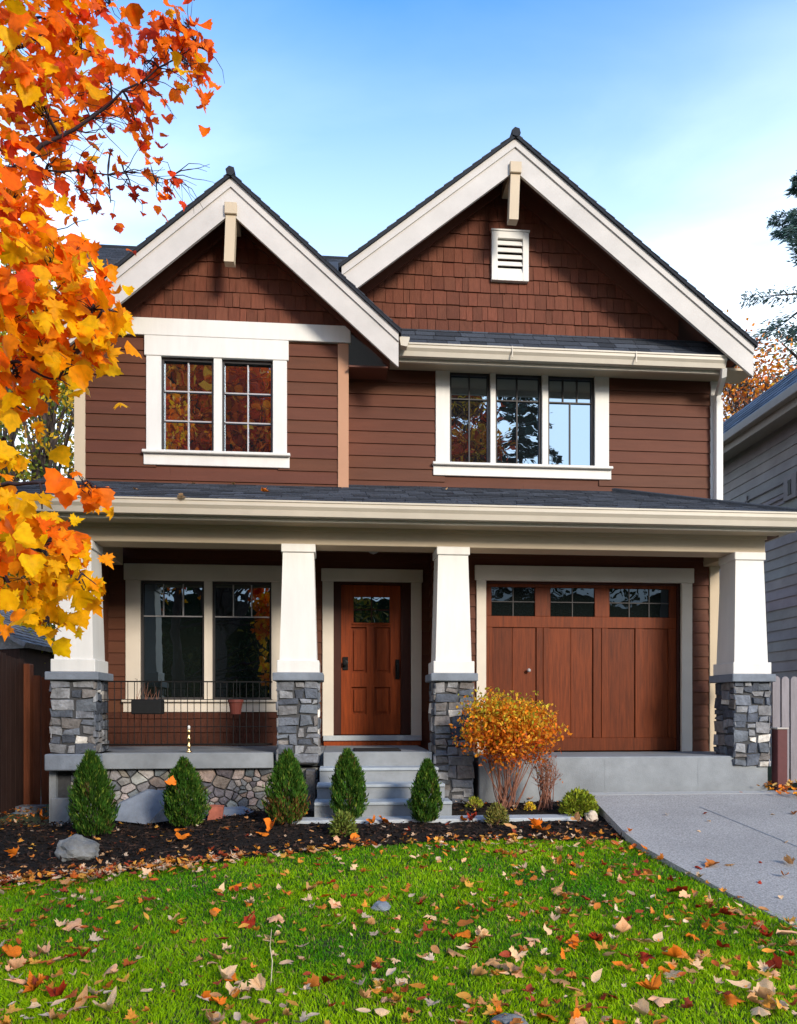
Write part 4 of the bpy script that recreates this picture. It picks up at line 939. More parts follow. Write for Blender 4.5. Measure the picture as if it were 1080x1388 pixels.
# ================================================================ PLANTS
def blob_pts(n, c, r, surf=.6):
    """points in an ellipsoid, biased to the shell"""
    d = nrm(nrg.normal(size=(n, 3))); rr = (surf + (1 - surf) * nrg.rand(n, 1)) ; return np.array(c) + d * np.array(r) * rr, d
def varcol(base, n, v=.25, hue=.1):
    k = nrg.uniform(1 - v, 1 + v, (n, 1)); return np.clip(np.array(base) * k * nrg.uniform(1 - hue, 1 + hue, (n, 3)), 0.001, 1)
# ---- arborvitae
def arborvitae(px, pb, pt, wpx, label, n=8500, tint=1.0, dry=False):
    x, y = on_ground(px, pb); z = gz(x, y); t = y * 1.0; h = (pb - pt) / 1000 * y; rw = wpx / 1000 * y / 2 * .86
    root = empty('arborvitae', (x, y, z)); tag(root, label, 'shrub', 'young evergreens planted in the mulch bed')
    tt = nrg.rand(n) ** .85; th = nrg.rand(n) * 2 * math.pi
    prof = np.interp(tt, [0, .08, .25, .5, .75, .9, 1], [.55, .85, 1, .93, .66, .36, .05])
    lump = 1 + .20 * np.sin(th * 4 + tt * 7 + px * 1.7) * np.sin(tt * 13 + px) + .14 * np.sin(th * 9 + tt * 19 + px) + .10 * np.sin(th * 2 + px * .37); stray = nrg.rand(n) < .05; lump = lump + stray * .16; lx_, ly_ = .05 * math.sin(px * 3.1), .04 * math.cos(px * 1.3)
    rr = rw * prof * lump * (.45 + .55 * nrg.rand(n) ** .4); pos = np.stack([np.cos(th) * rr + lx_ * tt * h, np.sin(th) * rr + ly_ * tt * h, .03 + tt * h * (.92 + .04 * np.sin(th * 3 + px))], 1)
    d = np.stack([np.cos(th) * .45, np.sin(th) * .45, np.full(n, 1.0)], 1) + nrg.normal(size=(n, 3)) * .22
    g = (.5 + .5 * np.sin(th * 5 + tt * 9 + px) * np.sin(tt * 17 + px)).reshape(-1, 1)
    col = varcol((.035, .090, .010), n, .35, .12) * (.6 + .8 * g) * tint
    if dry:
        m = (tt < .38) & (nrg.rand(n) < .5); col[m] = varcol((.14, .065, .02), m.sum(), .3)
    brn = (np.sin(th * 3 + px * 2.3) * np.sin(tt * 6 + px) > .78) & (nrg.rand(n) < .35); col[brn] = varcol((.11, .075, .025), brn.sum(), .3); tip = nrg.rand(n) < .12; col[tip] = varcol((.14, .20, .025), tip.sum(), .25)
    V, Fc, C = cards(pos, d, nrg.uniform(.03, .07, n) * h / .8, nrg.uniform(.007, .016, n), col, .2)
    np_mesh('foliage', V, Fc, C, M['needle'], root)
    b = MB(); b.tube([(0, 0, -.03), (0, 0, h * .5)], [.02, .008], 7); b.build('stem', M['bark'], root)
arborvitae(127, 1136, 1024, 58, 'dark green pointed arborvitae behind the grey rock, leftmost of the evergreens')
arborvitae(253, 1124, 1032, 57, 'rounded green arborvitae beneath the brass candlestick with an orange leaf on it')
arborvitae(388, 1120, 1020, 58, 'widest arborvitae with yellow green base beside the second stone pier', tint=1.15, dry=True)
arborvitae(474, 1114, 1019, 52, 'pointed green arborvitae directly before the left half of the porch steps')
arborvitae(576, 1118, 1032, 45, 'narrow dark arborvitae at the foot of the third stone pier', tint=.9)
# ---- small mounds
def mound(px, pb, w_px, h_px, base, label, n=900, ln=.05, name='low_shrub'):
    x, y = on_ground(px, pb); z = gz(x, y); rw = w_px / 1000 * y / 2; h = h_px / 1000 * y
    root = empty(name, (x, y, z)); tag(root, label, 'shrub')
    d = nrm(nrg.normal(size=(n, 3))); d[:, 2] = np.abs(d[:, 2]) * 1.1 + .02; d = nrm(d); rr = (.35 + .65 * nrg.rand(n, 1) ** .5)
    pos = d * np.array([rw, rw, h * .86]) * rr + np.array([0, 0, .02]); col = varcol(base, n, .4, .15)
    V, Fc, C = cards(pos, d + nrg.normal(size=(n, 3)) * .5 + np.array([0, 0, .4]), nrg.uniform(.5, 1.1, n) * ln, nrg.uniform(.25, .45, n) * ln, col, .3)
    np_mesh('foliage', V, Fc, C, M['needle'], root)
    b = MB()
    for i in range(7): a = rng.uniform(0, 6.28); b.tube([(0, 0, 0), (math.cos(a) * rw * .6, math.sin(a) * rw * .6, h * .6)], [.005, .002], 5)
    b.build('stems', M['twig'], root)
mound(465, 1134, 34, 34, (.14, .17, .03), 'small olive green tuft shrub in front of the steps')
mound(673, 1119, 32, 30, (.20, .18, .04), 'small tan green tuft shrub on the edge of the pale walkway', ln=.045)
mound(785, 1107, 50, 40, (.22, .26, .02), 'rounded yellow green dwarf shrub at the driveway corner', n=1600, ln=.05)
mound(643, 1097, 22, 16, (.30, .30, .03), 'tiny yellow green plant in mulch by the third pier', n=250, ln=.035, name='ground_plant')
mound(718, 1100, 14, 12, (.70, .48, .03), 'tiny bright yellow plant beneath the orange shrub', n=160, ln=.03, name='ground_plant')
# left edge grass tuft
def tuft(px, pb, hpx, wpx, base, label, n=260, name='grass_tuft'):
    x, y = on_ground(px, pb); z = gz(x, y); h = hpx / 1000 * y; rw = wpx / 1000 * y / 2
    root = MB(); pos = np.stack([nrg.normal(size=n) * rw * .3 + 0, nrg.normal(size=n) * rw * .3, np.zeros(n)], 1)
    d = np.stack([nrg.normal(size=n) * .3, nrg.normal(size=n) * .3, np.ones(n)], 1)
    V, Fc, C = cards(pos, d, nrg.uniform(.5, 1, n) * h, np.full(n, .006), varcol(base, n, .3), .2)
    o = np_mesh(name, V, Fc, C, M['grass'], None); o.location = (x, y, z); tag(o, label, 'grass tuft'); return o
tuft(4, 1094, 46, 60, (.22, .30, .05), 'pale green grass tuft beside the left fence')
# ---- orange rounded shrub with bare stems
def stem_shrub(px, pb, name, label, cpx, cpy, rxp, ryp, base_cols, nl, nstem, ln, spread=.35):
    x, y = on_ground(px, pb); z = gz(x, y); root = empty(name, (x, y, z)); tag(root, label, 'shrub')
    k = y / 1000; c = np.array([(cpx - px) * k, 0, (pb - cpy) * k]); r = np.array([rxp * k, rxp * k * .85, ryp * k])
    b = MB(); tips = []
    for i in range(nstem):
        a = rng.uniform(0, 6.28); rr = rng.random() ** .5; tp = Vector((c[0] + math.cos(a) * r[0] * rr * .85, math.sin(a) * r[1] * rr * .85, c[2] + rng.uniform(-.5, .6) * r[2]))
        p0 = Vector((rng.uniform(-.09, .09), rng.uniform(-.07, .07), -.02)); mid = p0.lerp(tp, .5) + Vector((rng.uniform(-.03, .03), rng.uniform(-.03, .03), .0)) + Vector((-(tp.x) * .02, -(tp.y) * .02, .0))
        pts = [p0.lerp(mid, .5) + Vector((rng.uniform(-.015, .015), 0, 0)), mid]
        b.tube([p0, pts[0], mid, mid.lerp(tp, .5) + Vector((rng.uniform(-.02, .02), rng.uniform(-.02, .02), 0)), tp], [.0065, .005, .004, .003, .0015], 5)
        for q in range(3):
            s0 = mid.lerp(tp, rng.uniform(0, .8)); e = s0 + Vector((rng.uniform(-.12, .12), rng.uniform(-.12, .12), rng.uniform(.02, .14))); b.tube([s0, e], [.003, .001], 4); tips.append(e)
        tips.append(tp)
    b.build('stems', M['twig'], root)
    # leaf clusters: clumps over the ellipsoid
    nc = max(10, nl // 55); cc, _ = blob_pts(nc, c, r * .95, .40); cc[:, 2] = np.maximum(cc[:, 2], c[2] - r[2] * .75)
    idx = nrg.randint(0, nc, nl); pos = cc[idx] + nrg.normal(size=(nl, 3)) * r * .16
    hh = ((pos[:, 2] - c[2]) / r[2]); cols = np.zeros((nl, 3)); pick = np.clip(hh * .6 + nrg.normal(size=nl) * .45, -1, 1)
    bc = np.array(base_cols); i0 = np.clip(((pick + 1) / 2 * (len(bc) - 1)).round().astype(int), 0, len(bc) - 1)
    cols = bc[i0] * nrg.uniform(.6, 1.35, (nl, 1)) * nrg.uniform(.9, 1.1, (nl, 3))
    V, Fc, C = cards(pos, nrg.normal(size=(nl, 3)) + np.array([0, 0, .6]), nrg.uniform(.6, 1.2, nl) * ln, nrg.uniform(.35, .65, nl) * ln, np.clip(cols, 0, 1), .35)
    np_mesh('foliage', V, Fc, C, M['leaf'], root)
stem_shrub(686, 1096, 'autumn_shrub', 'rounded golden orange shrub on many bare stems before the garage door', 688, 986, 68, 50, [(.34, .07, .02), (.58, .12, .015), (.74, .20, .015), (.74, .26, .015), (.72, .36, .03), (.55, .42, .03), (.34, .36, .03)], 7500, 40, .050)
stem_shrub(738, 1097, 'twiggy_shrub', 'thin nearly leafless twiggy shrub right of the golden orange shrub', 738, 1030, 24, 34, [(.40, .12, .05), (.45, .16, .05), (.25, .22, .03)], 230, 38, .030)
# ---- rocks
def rock(px, pb, wp_, hp_, label, m='rock', name='garden_rock', seed=1, fn=None, dy=0):
    x, y = on_ground(px, pb); z = gz(x, y); w_ = wp_ / 1000 * y / 2; h = hp_ / 1000 * y; b = MB(); n, k = 22, 12; vs = []; fs = []
    for j in range(k + 1):
        ph = math.pi * j / k
        for i in range(n):
            th = 2 * math.pi * i / n; d = Vector((math.sin(ph) * math.cos(th), math.sin(ph) * math.sin(th), math.cos(ph))); q = 1 + .35 * mnoise.noise(d * 1.6 + Vector((seed, 0, 0))) + .10 * mnoise.noise(d * 5 + Vector((seed, 3, 0)))
            vs.append((d.x * w_ * q, d.y * w_ * .75 * q, max(-.02, d.z * h * .62 * q + h * .40)))
    for j in range(k):
        for i in range(n): fs.append((j * n + i, (j + 1) * n + i, (j + 1) * n + (i + 1) % n, j * n + (i + 1) % n))
    b.grid(vs, fs); o = b.build(name, M[m]); o.location = (x, y, z); tag(o, label, 'rock'); return o
rock(103, 1165, 54, 29, 'rounded grey boulder in the mulch before the leftmost evergreen')
M['stone_pale'] = pmat('pale_stone', (.52, .42, .32), .85, .2, 12, .5, 30)
rock(801, 1113, 20, 14, 'small pale beige stone beside the yellow green dwarf shrub', 'stone_pale', 'small_stone', 3)
rock(517, 1234, 24, 12, 'small dark green grey stone in the middle of the lawn', 'bluestone', 'small_stone', 5)
rock(690, 1392, 46, 16, 'grey stone half in the grass at the bottom edge', 'rock', 'small_stone', 7)
# leaning flagstones and clay-red stones at the foundation foot
def slab(pts, thick, m, label, name='flagstone'):
    b = MB(); n = len(pts); v0 = [Vector(p) for p in pts]; b.grid([tuple(p) for p in v0] + [(p.x, p.y + thick, p.z + thick * .3) for p in v0], [tuple(range(n)), tuple(range(n, 2 * n))[::-1]] + [(i, n + i, n + (i + 1) % n, (i + 1) % n) for i in range(n)])
    o = b.build(name, M[m]); tag(o, label, 'flagstone'); recalc(o)
slab([P(156, 1112, 7.90), P(205, 1118, 7.88), P(228, 1085, 8.05), P(226, 1074, 8.10), P(198, 1072, 8.11), P(160, 1090, 8.02)], .05, 'bluestone', 'flat blue grey flagstone leaning on the fieldstone wall between two evergreens')
slab([P(202, 1116, 7.84), P(232, 1112, 7.84), P(232, 1092, 7.90), P(222, 1094, 7.90)], .05, 'rock', 'small triangular grey flagstone left of the second evergreen')
slab([P(299, 1118, 7.84), P(344, 1116, 7.84), P(346, 1104, 7.92), P(330, 1096, 7.95), P(303, 1097, 7.95)], .06, 'bluestone', 'low blue grey stone at the wall foot left of the third evergreen')
M['redstone'] = pmat('red_stone', (.33, .10, .06), .85, .3, 14, .5, 30)
slab([P(281, 1112, 7.82), P(301, 1110, 7.82), P(303, 1094, 7.90), P(284, 1093, 7.90)], .05, 'redstone', 'small rusty red stone against the fieldstone wall', 'red_stone')

# ---- maple leaf shape
LEAF_B = [(0, -.04), (.16, -.02), (.34, .02), (.44, .16), (.52, .30), (.42, .40), (.40, .56), (.28, .58), (.22, .74), (.12, .80), (.03, 1.0), (-.08, .84), (-.20, .78), (-.26, .60), (-.42, .56), (-.40, .42), (-.54, .30), (-.42, .14), (-.36, .0), (-.14, -.03)]
LEAF2D = [(0, -.02), (.10, .06), (.30, -.04), (.27, .10), (.50, .14), (.42, .24), (.52, .40), (.36, .38), (.30, .46), (.20, .42), (.26, .66), (.15, .62), (0, 1.0),
          (-.15, .62), (-.26, .66), (-.20, .42), (-.30, .46), (-.36, .38), (-.52, .40), (-.42, .24), (-.50, .14), (-.27, .10), (-.30, -.04), (-.10, .06)]
OVAL2D = [(0, 0), (.14, .10), (.24, .30), (.26, .5), (.18, .75), (0, 1.0), (-.18, .75), (-.26, .5), (-.24, .30), (-.14, .10)]
def leaf_batch(pos, d, up, size, col, shape, curl, stem=True):
    """numpy batch of curled leaves; returns V, F(tri), C"""
    n = len(pos); sh = np.array(shape); k = len(sh); c = np.array([[0, .35]])
    pts = np.concatenate([sh, c]); d = nrm(d); r = nrm(np.cross(d, up)); u = np.cross(r, d)
    sz = size.reshape(n, 1, 1); cu = curl.reshape(n, 1)
    px_ = pts[None, :, 0:1] * sz; py_ = pts[None, :, 1:2] * sz
    zz = (cu * (np.abs(pts[:, 0])[None] ** 1.3 * 1.1 + (pts[:, 1][None] - .35) ** 2 * .55))[:, :, None] * sz + nrg.normal(size=(n, k + 1, 1)) * .025 * sz
    V = pos[:, None, :] + px_ * r[:, None, :] + py_ * d[:, None, :] + zz * u[:, None, :]
    V = V.reshape(-1, 3); base = (np.arange(n) * (k + 1))[:, None]; i = np.arange(k)[None]
    Fc = np.stack([base + i, base + (i + 1) % k, np.broadcast_to(base + k, (n, k))], 2).reshape(-1, 3); C = np.repeat(col, k, axis=0)
    return V, Fc, C
def merge(parts):
    o = 0; Vs = []; Fs = []; Cs = []
    for V, Fc, C in parts: Vs.append(V); Fs.append(Fc + o); Cs.append(C); o += len(V)
    return np.concatenate(Vs), np.concatenate(Fs), np.concatenate(Cs)
YEL, YOR, ORA, RED, DRD = (1.0, .48, .003), (1.0, .30, .003), (.96, .17, .003), (.66, .055, .008), (.34, .024, .010)
PAL = {'y': [YEL, YEL, YOR], 'o': [YOR, ORA, ORA, YEL], 'r': [ORA, RED, ORA, (.80, .11, .006), ORA], 'm': [YOR, ORA, YEL, ORA, RED], 'd': [RED, (.74, .08, .008), DRD, ORA]}
# crown clusters: px, py, rx, ry, Y, palette, count, leaf size
CL = [(20, 40, 70, 60, 4.4, 'o', 150, .11), (90, 30, 60, 45, 4.6, 'r', 130, .105), (110, 75, 40, 30, 4.6, 'o', 60, .10), (35, 110, 50, 40, 4.1, 'm', 90, .12), (75, 60, 60, 60, 4.5, 'o', 110, .105),
      (150, 5, 25, 12, 4.6, 'r', 22, .10), (250, 30, 28, 18, 4.2, 'r', 34, .10), (262, 60, 24, 26, 4.2, 'r', 34, .10), (210, 55, 32, 22, 4.2, 'r', 40, .10), (255, 88, 22, 18, 4.1, 'o', 20, .11), (195, 85, 32, 30, 4.3, 'r', 42, .095),
      (190, 130, 26, 28, 4.4, 'r', 36, .09), (186, 172, 20, 20, 4.4, 'r', 20, .09), (150, 110, 28, 30, 4.5, 'r', 34, .09), (100, 130, 32, 28, 4.5, 'r', 48, .09), (50, 150, 34, 30, 4.3, 'o', 54, .10),
      (130, 250, 22, 12, 4.5, 'd', 18, .07), (112, 262, 22, 14, 4.5, 'd', 22, .07), (150, 275, 16, 12, 4.5, 'd', 14, .06), (180, 262, 14, 10, 4.4, 'd', 13, .07), (212, 258, 20, 10, 4.4, 'r', 18, .075), (234, 240, 14, 14, 4.4, 'd', 16, .07), (62, 245, 26, 20, 4.3, 'r', 24, .09),
      (70, 225, 20, 20, 4.4, 'd', 10, .07), (150, 205, 12, 10, 4.5, 'd', 5, .06), (160, 215, 10, 10, 4.5, 'd', 4, .06), (12, 200, 26, 60, 3.8, 'm', 50, .12), (20, 265, 40, 30, 3.9, 'o', 50, .11),
      (30, 315, 50, 34, 3.9, 'r', 75, .11), (70, 345, 42, 34, 3.8, 'o', 60, .11), (95, 365, 42, 30, 3.7, 'o', 60, .11), (30, 370, 50, 36, 3.8, 'o', 80, .11), (60, 415, 60, 34, 3.6, 'o', 100, .11), (125, 420, 40, 26, 3.6, 'y', 60, .11), (110, 395, 40, 24, 3.7, 'o', 46, .11), (20, 440, 50, 40, 3.7, 'm', 70, .11),
      (60, 470, 50, 30, 3.6, 'y', 60, .11), (125, 455, 26, 20, 3.6, 'y', 26, .10), (25, 510, 40, 40, 3.7, 'o', 56, .11), (95, 500, 14, 28, 3.5, 'y', 12, .10), (30, 555, 26, 26, 3.7, 'y', 18, .10), (8, 600, 20, 60, 3.6, 'y', 22, .11), (6, 680, 18, 50, 3.5, 'y', 22, .11),
      (130, 657, 34, 14, 3.3, 'o', 20, .10), (70, 690, 16, 28, 3.4, 'y', 10, .11), (40, 700, 34, 30, 3.5, 'y', 30, .10), (75, 735, 50, 30, 3.3, 'o', 62, .10), (25, 740, 34, 30, 3.5, 'm', 34, .10), (85, 780, 46, 26, 3.3, 'y', 50, .10), (110, 745, 26, 26, 3.3, 'y', 26, .095), (50, 810, 42, 24, 3.3, 'y', 40, .10), (75, 842, 30, 22, 3.3, 'y', 26, .10), (18, 790, 26, 26, 3.5, 'o', 26, .10), (122, 795, 14, 14, 3.2, 'y', 8, .10)]
root = empty('maple_tree', (-3.3, 4.0, gz(-3.3, 4))); tag(root, 'maple tree with orange and yellow autumn leaves overhanging the left edge', 'tree')
base = Vector((-3.3, 4.0, gz(-3.3, 4)))
parts_ = []
tips = []
for (px, py, rx, ry, Y, pal, cnt, sz) in CL:
    if py > 600: px, rx = px * .90 - 6, rx * .72
    c = P(px, py, Y); k = Y / F; py = py - 18 if py > 600 else py; n = int(cnt * (.62 if py > 420 else .70))
    pos = np.array(c) + nrg.normal(size=(n, 3)) * np.array([rx * k * .50, .16 + rx * k * .35, ry * k * .50]); d = nrg.normal(size=(n, 3)) * .55 + np.array([.15, -.1, -.85]); up = nrg.normal(size=(n, 3)) * .38 + np.array([.35, -.9, .45])
    pc = np.array(PAL[pal])[nrg.randint(0, len(PAL[pal]), n)]; col = np.clip(pc * nrg.uniform(.8, 1.25, (n, 1)) * nrg.uniform(.92, 1.08, (n, 3)), 0, 1)
    gs = 1.12 if py > 420 else (1.05 if py > 300 else 1.0); szs = sz * gs * nrg.uniform(.5, 1.1, n); hh_ = n * (6 if py > 300 else 4) // 10; cu_ = nrg.uniform(-.9, 1.2, n)
    parts_.append(leaf_batch(pos[:hh_] - np.array(base), d[:hh_], up[:hh_], szs[:hh_], col[:hh_], LEAF_B, cu_[:hh_])); parts_.append(leaf_batch(pos[hh_:] - np.array(base), d[hh_:], up[hh_:], szs[hh_:], col[hh_:], LEAF2D, cu_[hh_:])); tips.append((c, cnt, pos))
# crown beyond the frame to the left
for i in range(60):
    c = Vector((rng.uniform(-5.4, -2.9), rng.uniform(2.9, 6.2), E + rng.uniform(2.6, 5.8))); r = c - Vector((-3.4, 4.2, E + 3)); 
    u = (c.x / c.y); pxl = 540 + F * math.tan(math.atan(u) - A)
    if pxl > -30: continue
    n = 70; pos = np.array(c) + nrg.normal(size=(n, 3)) * .26; pc = np.array(PAL['m'])[nrg.randint(0, 5, n)]
    parts_.append(leaf_batch(pos - np.array(base), nrg.normal(size=(n, 3)) * .5 + np.array([0, 0, -.8]), nrg.normal(size=(n, 3)) * .6 + np.array([.3, -.8, .4]), .12 * nrg.uniform(.7, 1.1, n), pc * nrg.uniform(.7, 1.15, (n, 1)), LEAF2D, nrg.uniform(-.6, .8, n))); tips.append((c, 30, pos))
V, Fc, C = merge(parts_); np_mesh('crown', V, Fc, C, M['leaf'], root)
tr = MB(); B0 = Vector((0, 0, -.1)); trunk_pts = [B0, Vector((.05, .02, .9)), Vector((.12, .0, 1.9)), Vector((.06, .05, 3.0)), Vector((.15, .0, 4.3)), Vector((.1, .0, 5.6))]
tr.tube(trunk_pts, [.17, .14, .12, .095, .06, .025], 12); tr.build('trunk', M['bark'], root, smooth=True)
br = MB()
def bez(a, b, c, n=8): return [a * (1 - t) ** 2 + b * 2 * t * (1 - t) + c * t * t for t in [i / n for i in range(n + 1)]]
fork = [base + Vector(p) for p in trunk_pts]
mains = [((-10, 245), (120, 160), (262, 60), 4.25, 4.2, .014), ((-20, 210), (60, 190), (150, 140), 4.6, 4.5, .009), ((-20, 225), (100, 235), (236, 238), 4.4, 4.4, .008), ((-30, 90), (30, 60), (150, 5), 4.5, 4.6, .012), ((-40, 330), (30, 320), (120, 300), 4.1, 4.4, .009),
         ((-30, 430), (50, 400), (160, 425), 3.7, 3.6, .018), ((-30, 460), (20, 500), (95, 520), 3.7, 3.5, .014), ((-30, 660), (50, 650), (160, 660), 3.5, 3.3, .012), ((-30, 700), (40, 720), (130, 790), 3.5, 3.2, .013), ((-30, 760), (20, 790), (80, 855), 3.4, 3.3, .010), ((-20, 30), (60, 20), (120, 40), 4.5, 4.5, .012), ((-20, 550), (10, 600), (20, 660), 3.6, 3.6, .01)]
mpts = []
for a, b, c, Ya, Yc_, r0 in mains:
    pa, pb, pc = P(*a, Ya), P(*b, (Ya + Yc_) / 2), P(*c, Yc_); pts = bez(pa, pb, pc, 12)
    pts = [p + Vector((rng.uniform(-.012, .012), rng.uniform(-.012, .012), rng.uniform(-.012, .012))) for p in pts]
    br.tube([p - base for p in pts], [r0 * (1 - .85 * i / 12) for i in range(13)], 7); mpts += [(p, r0 * (1 - .8 * i / 12)) for i, p in enumerate(pts)]
    # join to trunk
    tz = min(fork, key=lambda q: abs(q.z - (pa.z - .5))); br.tube([p - base for p in bez(tz, (tz + pa) / 2 + Vector((0, 0, .1)), pa, 6)], [r0 * 1.8 - r0 * .8 * i / 6 for i in range(7)], 7)
for c, cnt, pos in tips:
    c = Vector(c); near, rr = min(mpts, key=lambda q: (q[0] - c).length) if c.x > -2.6 else (min(fork, key=lambda q: (q - c).length), .03)
    br.tube([p - base for p in bez(near, (near + c) / 2 + Vector((0, 0, .05)), c, 4)], [min(rr, .012), .007, .005, .004, .003], 5)
    for j in range(min(len(pos), int(5 + cnt * .45))):
        q = Vector(pos[rng.randrange(len(pos))]); s0 = near.lerp(c, rng.uniform(.3, 1))
        if (q - s0).length > .20: continue
        m = (s0 + q) / 2 + Vector((rng.uniform(-.03, .03), rng.uniform(-.03, .03), rng.uniform(-.02, .04)))
        br.tube([s0 - base, m - base, q - base], [.003, .002, .001], 4)
# bare twigs in the gap
for i in range(70):
    near, rr = mpts[rng.randrange(13 * 3)]; p = near; d = Vector((rng.uniform(.2, 1), rng.uniform(-.3, .3), rng.uniform(-.5, .5))).normalized(); pts = [p]
    for j in range(4): d = (d + Vector((rng.uniform(-.5, .5), rng.uniform(-.4, .4), rng.uniform(-.5, .5)))).normalized(); pts.append(pts[-1] + d * .06)
    br.tube([q - base for q in pts], [.003, .0025, .002, .0015, .001], 4)
br.build('branches', M['darkbark'], root, smooth=True)

# ---- generic trees
def deciduous(x, y, h, r, cols, label, n=5000, ls=.16, seed=1, name='deciduous_tree', group=None, dens=1.0, trunk=.2, crown0=.3, clumps=40, twigs=True, bark='bark', leafm='leaf', z0=None):
    rr = random.Random(seed); z = gz(x, min(y, 12)) if z0 is None else z0; root = empty(name, (x, y, z)); tag(root, label, 'tree', group)
    t = MB(); pts = [Vector((rr.uniform(-.03, .03) * i * h / 8, rr.uniform(-.03, .03) * i * h / 8, h * .92 * i / 6)) for i in range(7)]; t.tube(pts, [trunk * (1 - i / 6.6) for i in range(7)], 9); t.build('trunk', M[bark], root, smooth=True)
    b = MB(); cs = []
    for i in range(clumps):
        f = rr.uniform(crown0, 1.0); a = rr.uniform(0, 6.283); prof = math.sin(math.pi * min(1, (f - crown0 + .12) / (1.12 - crown0))) ** .6; q = r * prof * rr.uniform(.35, 1)
        c = Vector((math.cos(a) * q, math.sin(a) * q, f * h)); cs.append(c); s0 = pts[0].lerp(pts[-1], max(.15, f - .22))
        b.tube(bez(s0, s0.lerp(c, .5) + Vector((0, 0, h * .03)), c, 5), [trunk * .26 * (1 - .8 * j / 5) for j in range(6)], 5)
        if twigs:
            for j in range(7):
                e = c + Vector((rr.gauss(0, 1), rr.gauss(0, 1), rr.gauss(0, .8))) * r * .2; m = c.lerp(e, .5) + Vector((0, 0, .05)); b.tube([s0.lerp(c, rr.uniform(.6, 1)), m, e], [trunk * .05, trunk * .035, trunk * .015], 4)
    b.build('branches', M[bark], root, smooth=True)
    cs = np.array([tuple(c) for c in cs]); idx = nrg.randint(0, len(cs), n); pos = cs[idx] + nrg.normal(size=(n, 3)) * r * np.array([.17, .17, .13]); ca = np.array(cols); ci = ca[(idx * 7 + nrg.randint(0, 2, n)) % len(ca)]
    V, Fc, C = cards(pos, nrg.normal(size=(n, 3)) + np.array([0, 0, -.3]), nrg.uniform(.6, 1.2, n) * ls, nrg.uniform(.4, .75, n) * ls, np.clip(ci * nrg.uniform(.6, 1.35, (n, 1)), 0, 1), .4)
    np_mesh('crown', V, Fc, C, M[leafm], root); return root
def conifer(x, y, h, r, label, seed=1, n=9000, col=(.020, .042, .022), group=None, droop=.25, sparse=0.0, name='conifer', z0=None, crown0=.12, ls=.34, up=0.0):
    rr = random.Random(seed); z = gz(x, min(y, 12)) if z0 is None else z0; root = empty(name, (x, y, z)); tag(root, label, 'tree', group)
    t = MB(); t.tube([(0, 0, 0), (.05, 0, h * .5), (0, 0, h)], [h * .016, h * .010, .01], 9); t.build('trunk', M['bark'], root, smooth=True)
    b = MB(); P_ = []; D_ = []; nb = int(h * 7 * (1 - sparse)); per = max(6, n // nb)
    for i in range(nb):
        f = crown0 + (1 - crown0) * (i + rr.random()) / nb; a = rr.uniform(0, 6.283); ln = r * (1 - f) ** .8 * rr.uniform(.55, 1.15) * (1.1 if f > crown0 + .08 else .7) + .12; s0 = Vector((0, 0, f * h)); d = Vector((math.cos(a), math.sin(a), 0))
        pts = [s0 + d * ln * q + Vector((0, 0, -droop * ln * q * q + up * ln * q)) for q in (0, .33, .66, 1)]; b.tube(pts, [.03 * ln * .5 + .008, .012 * ln + .006, .008, .003], 5)
        q = nrg.rand(per) ** .7; side = Vector((-d.y, d.x, 0)); w_ = nrg.normal(size=per) * ln * .16 * (1 - q * .5)
        for k in range(per):
            p = pts[0].lerp(pts[3], q[k]) + Vector((0, 0, droop * ln * (q[k] - q[k] ** 2) * .6)) + side * w_[k]; P_.append(p + Vector((rr.gauss(0, .03), rr.gauss(0, .03), rr.gauss(-.03, .05)))); D_.append(d * .7 + side * (1.1 if w_[k] > 0 else -1.1) + Vector((0, 0, rr.uniform(-.7, .3))))
    b.build('branches', M['bark'], root, smooth=True); n_ = len(P_); P_ = np.array([tuple(p) for p in P_]); D_ = np.array([tuple(p) for p in D_])
    V, Fc, C = cards(P_, D_, nrg.uniform(.6, 1.2, n_) * ls, nrg.uniform(.14, .3, n_) * ls, varcol(col, n_, .45, .12), .3)
    np_mesh('crown', V, Fc, C, M['needle'], root); return root
YG_ = [(.30, .30, .03), (.50, .38, .02), (.16, .22, .03), (.65, .38, .02), (.10, .14, .03)]
ORG = [(.75, .25, .02), (.65, .16, .02), (.55, .35, .04), (.75, .32, .03), (.40, .12, .04)]
# left background
deciduous(X(55, 16), 16, 10.2, 1.7, YG_, 'thin yellow green tree showing between the maple leaves and the house', n=8500, ls=.13, seed=3, clumps=60, crown0=.15)
deciduous(X(5, 19), 19, 12.5, 2.6, [(.6, .35, .03), (.25, .25, .04), (.45, .40, .08), (.12, .16, .05)], 'taller half bare yellow tree beyond the left fence', n=4500, ls=.16, seed=5, clumps=44, crown0=.15)
deciduous(X(62, 13.2), 13.2, 3.2, 1.2, [(.55, .50, .03), (.30, .32, .03), (.62, .45, .03)], 'low yellow green bush tree behind the left fence', n=2600, ls=.10, seed=9, clumps=30, crown0=.08, trunk=.07)
deciduous(X(-60, 24), 24, 8, 3.2, [(.05, .08, .03), (.12, .15, .03)], 'dark green tree far behind the left fence', n=2600, ls=.22, seed=12, clumps=40, crown0=.1)
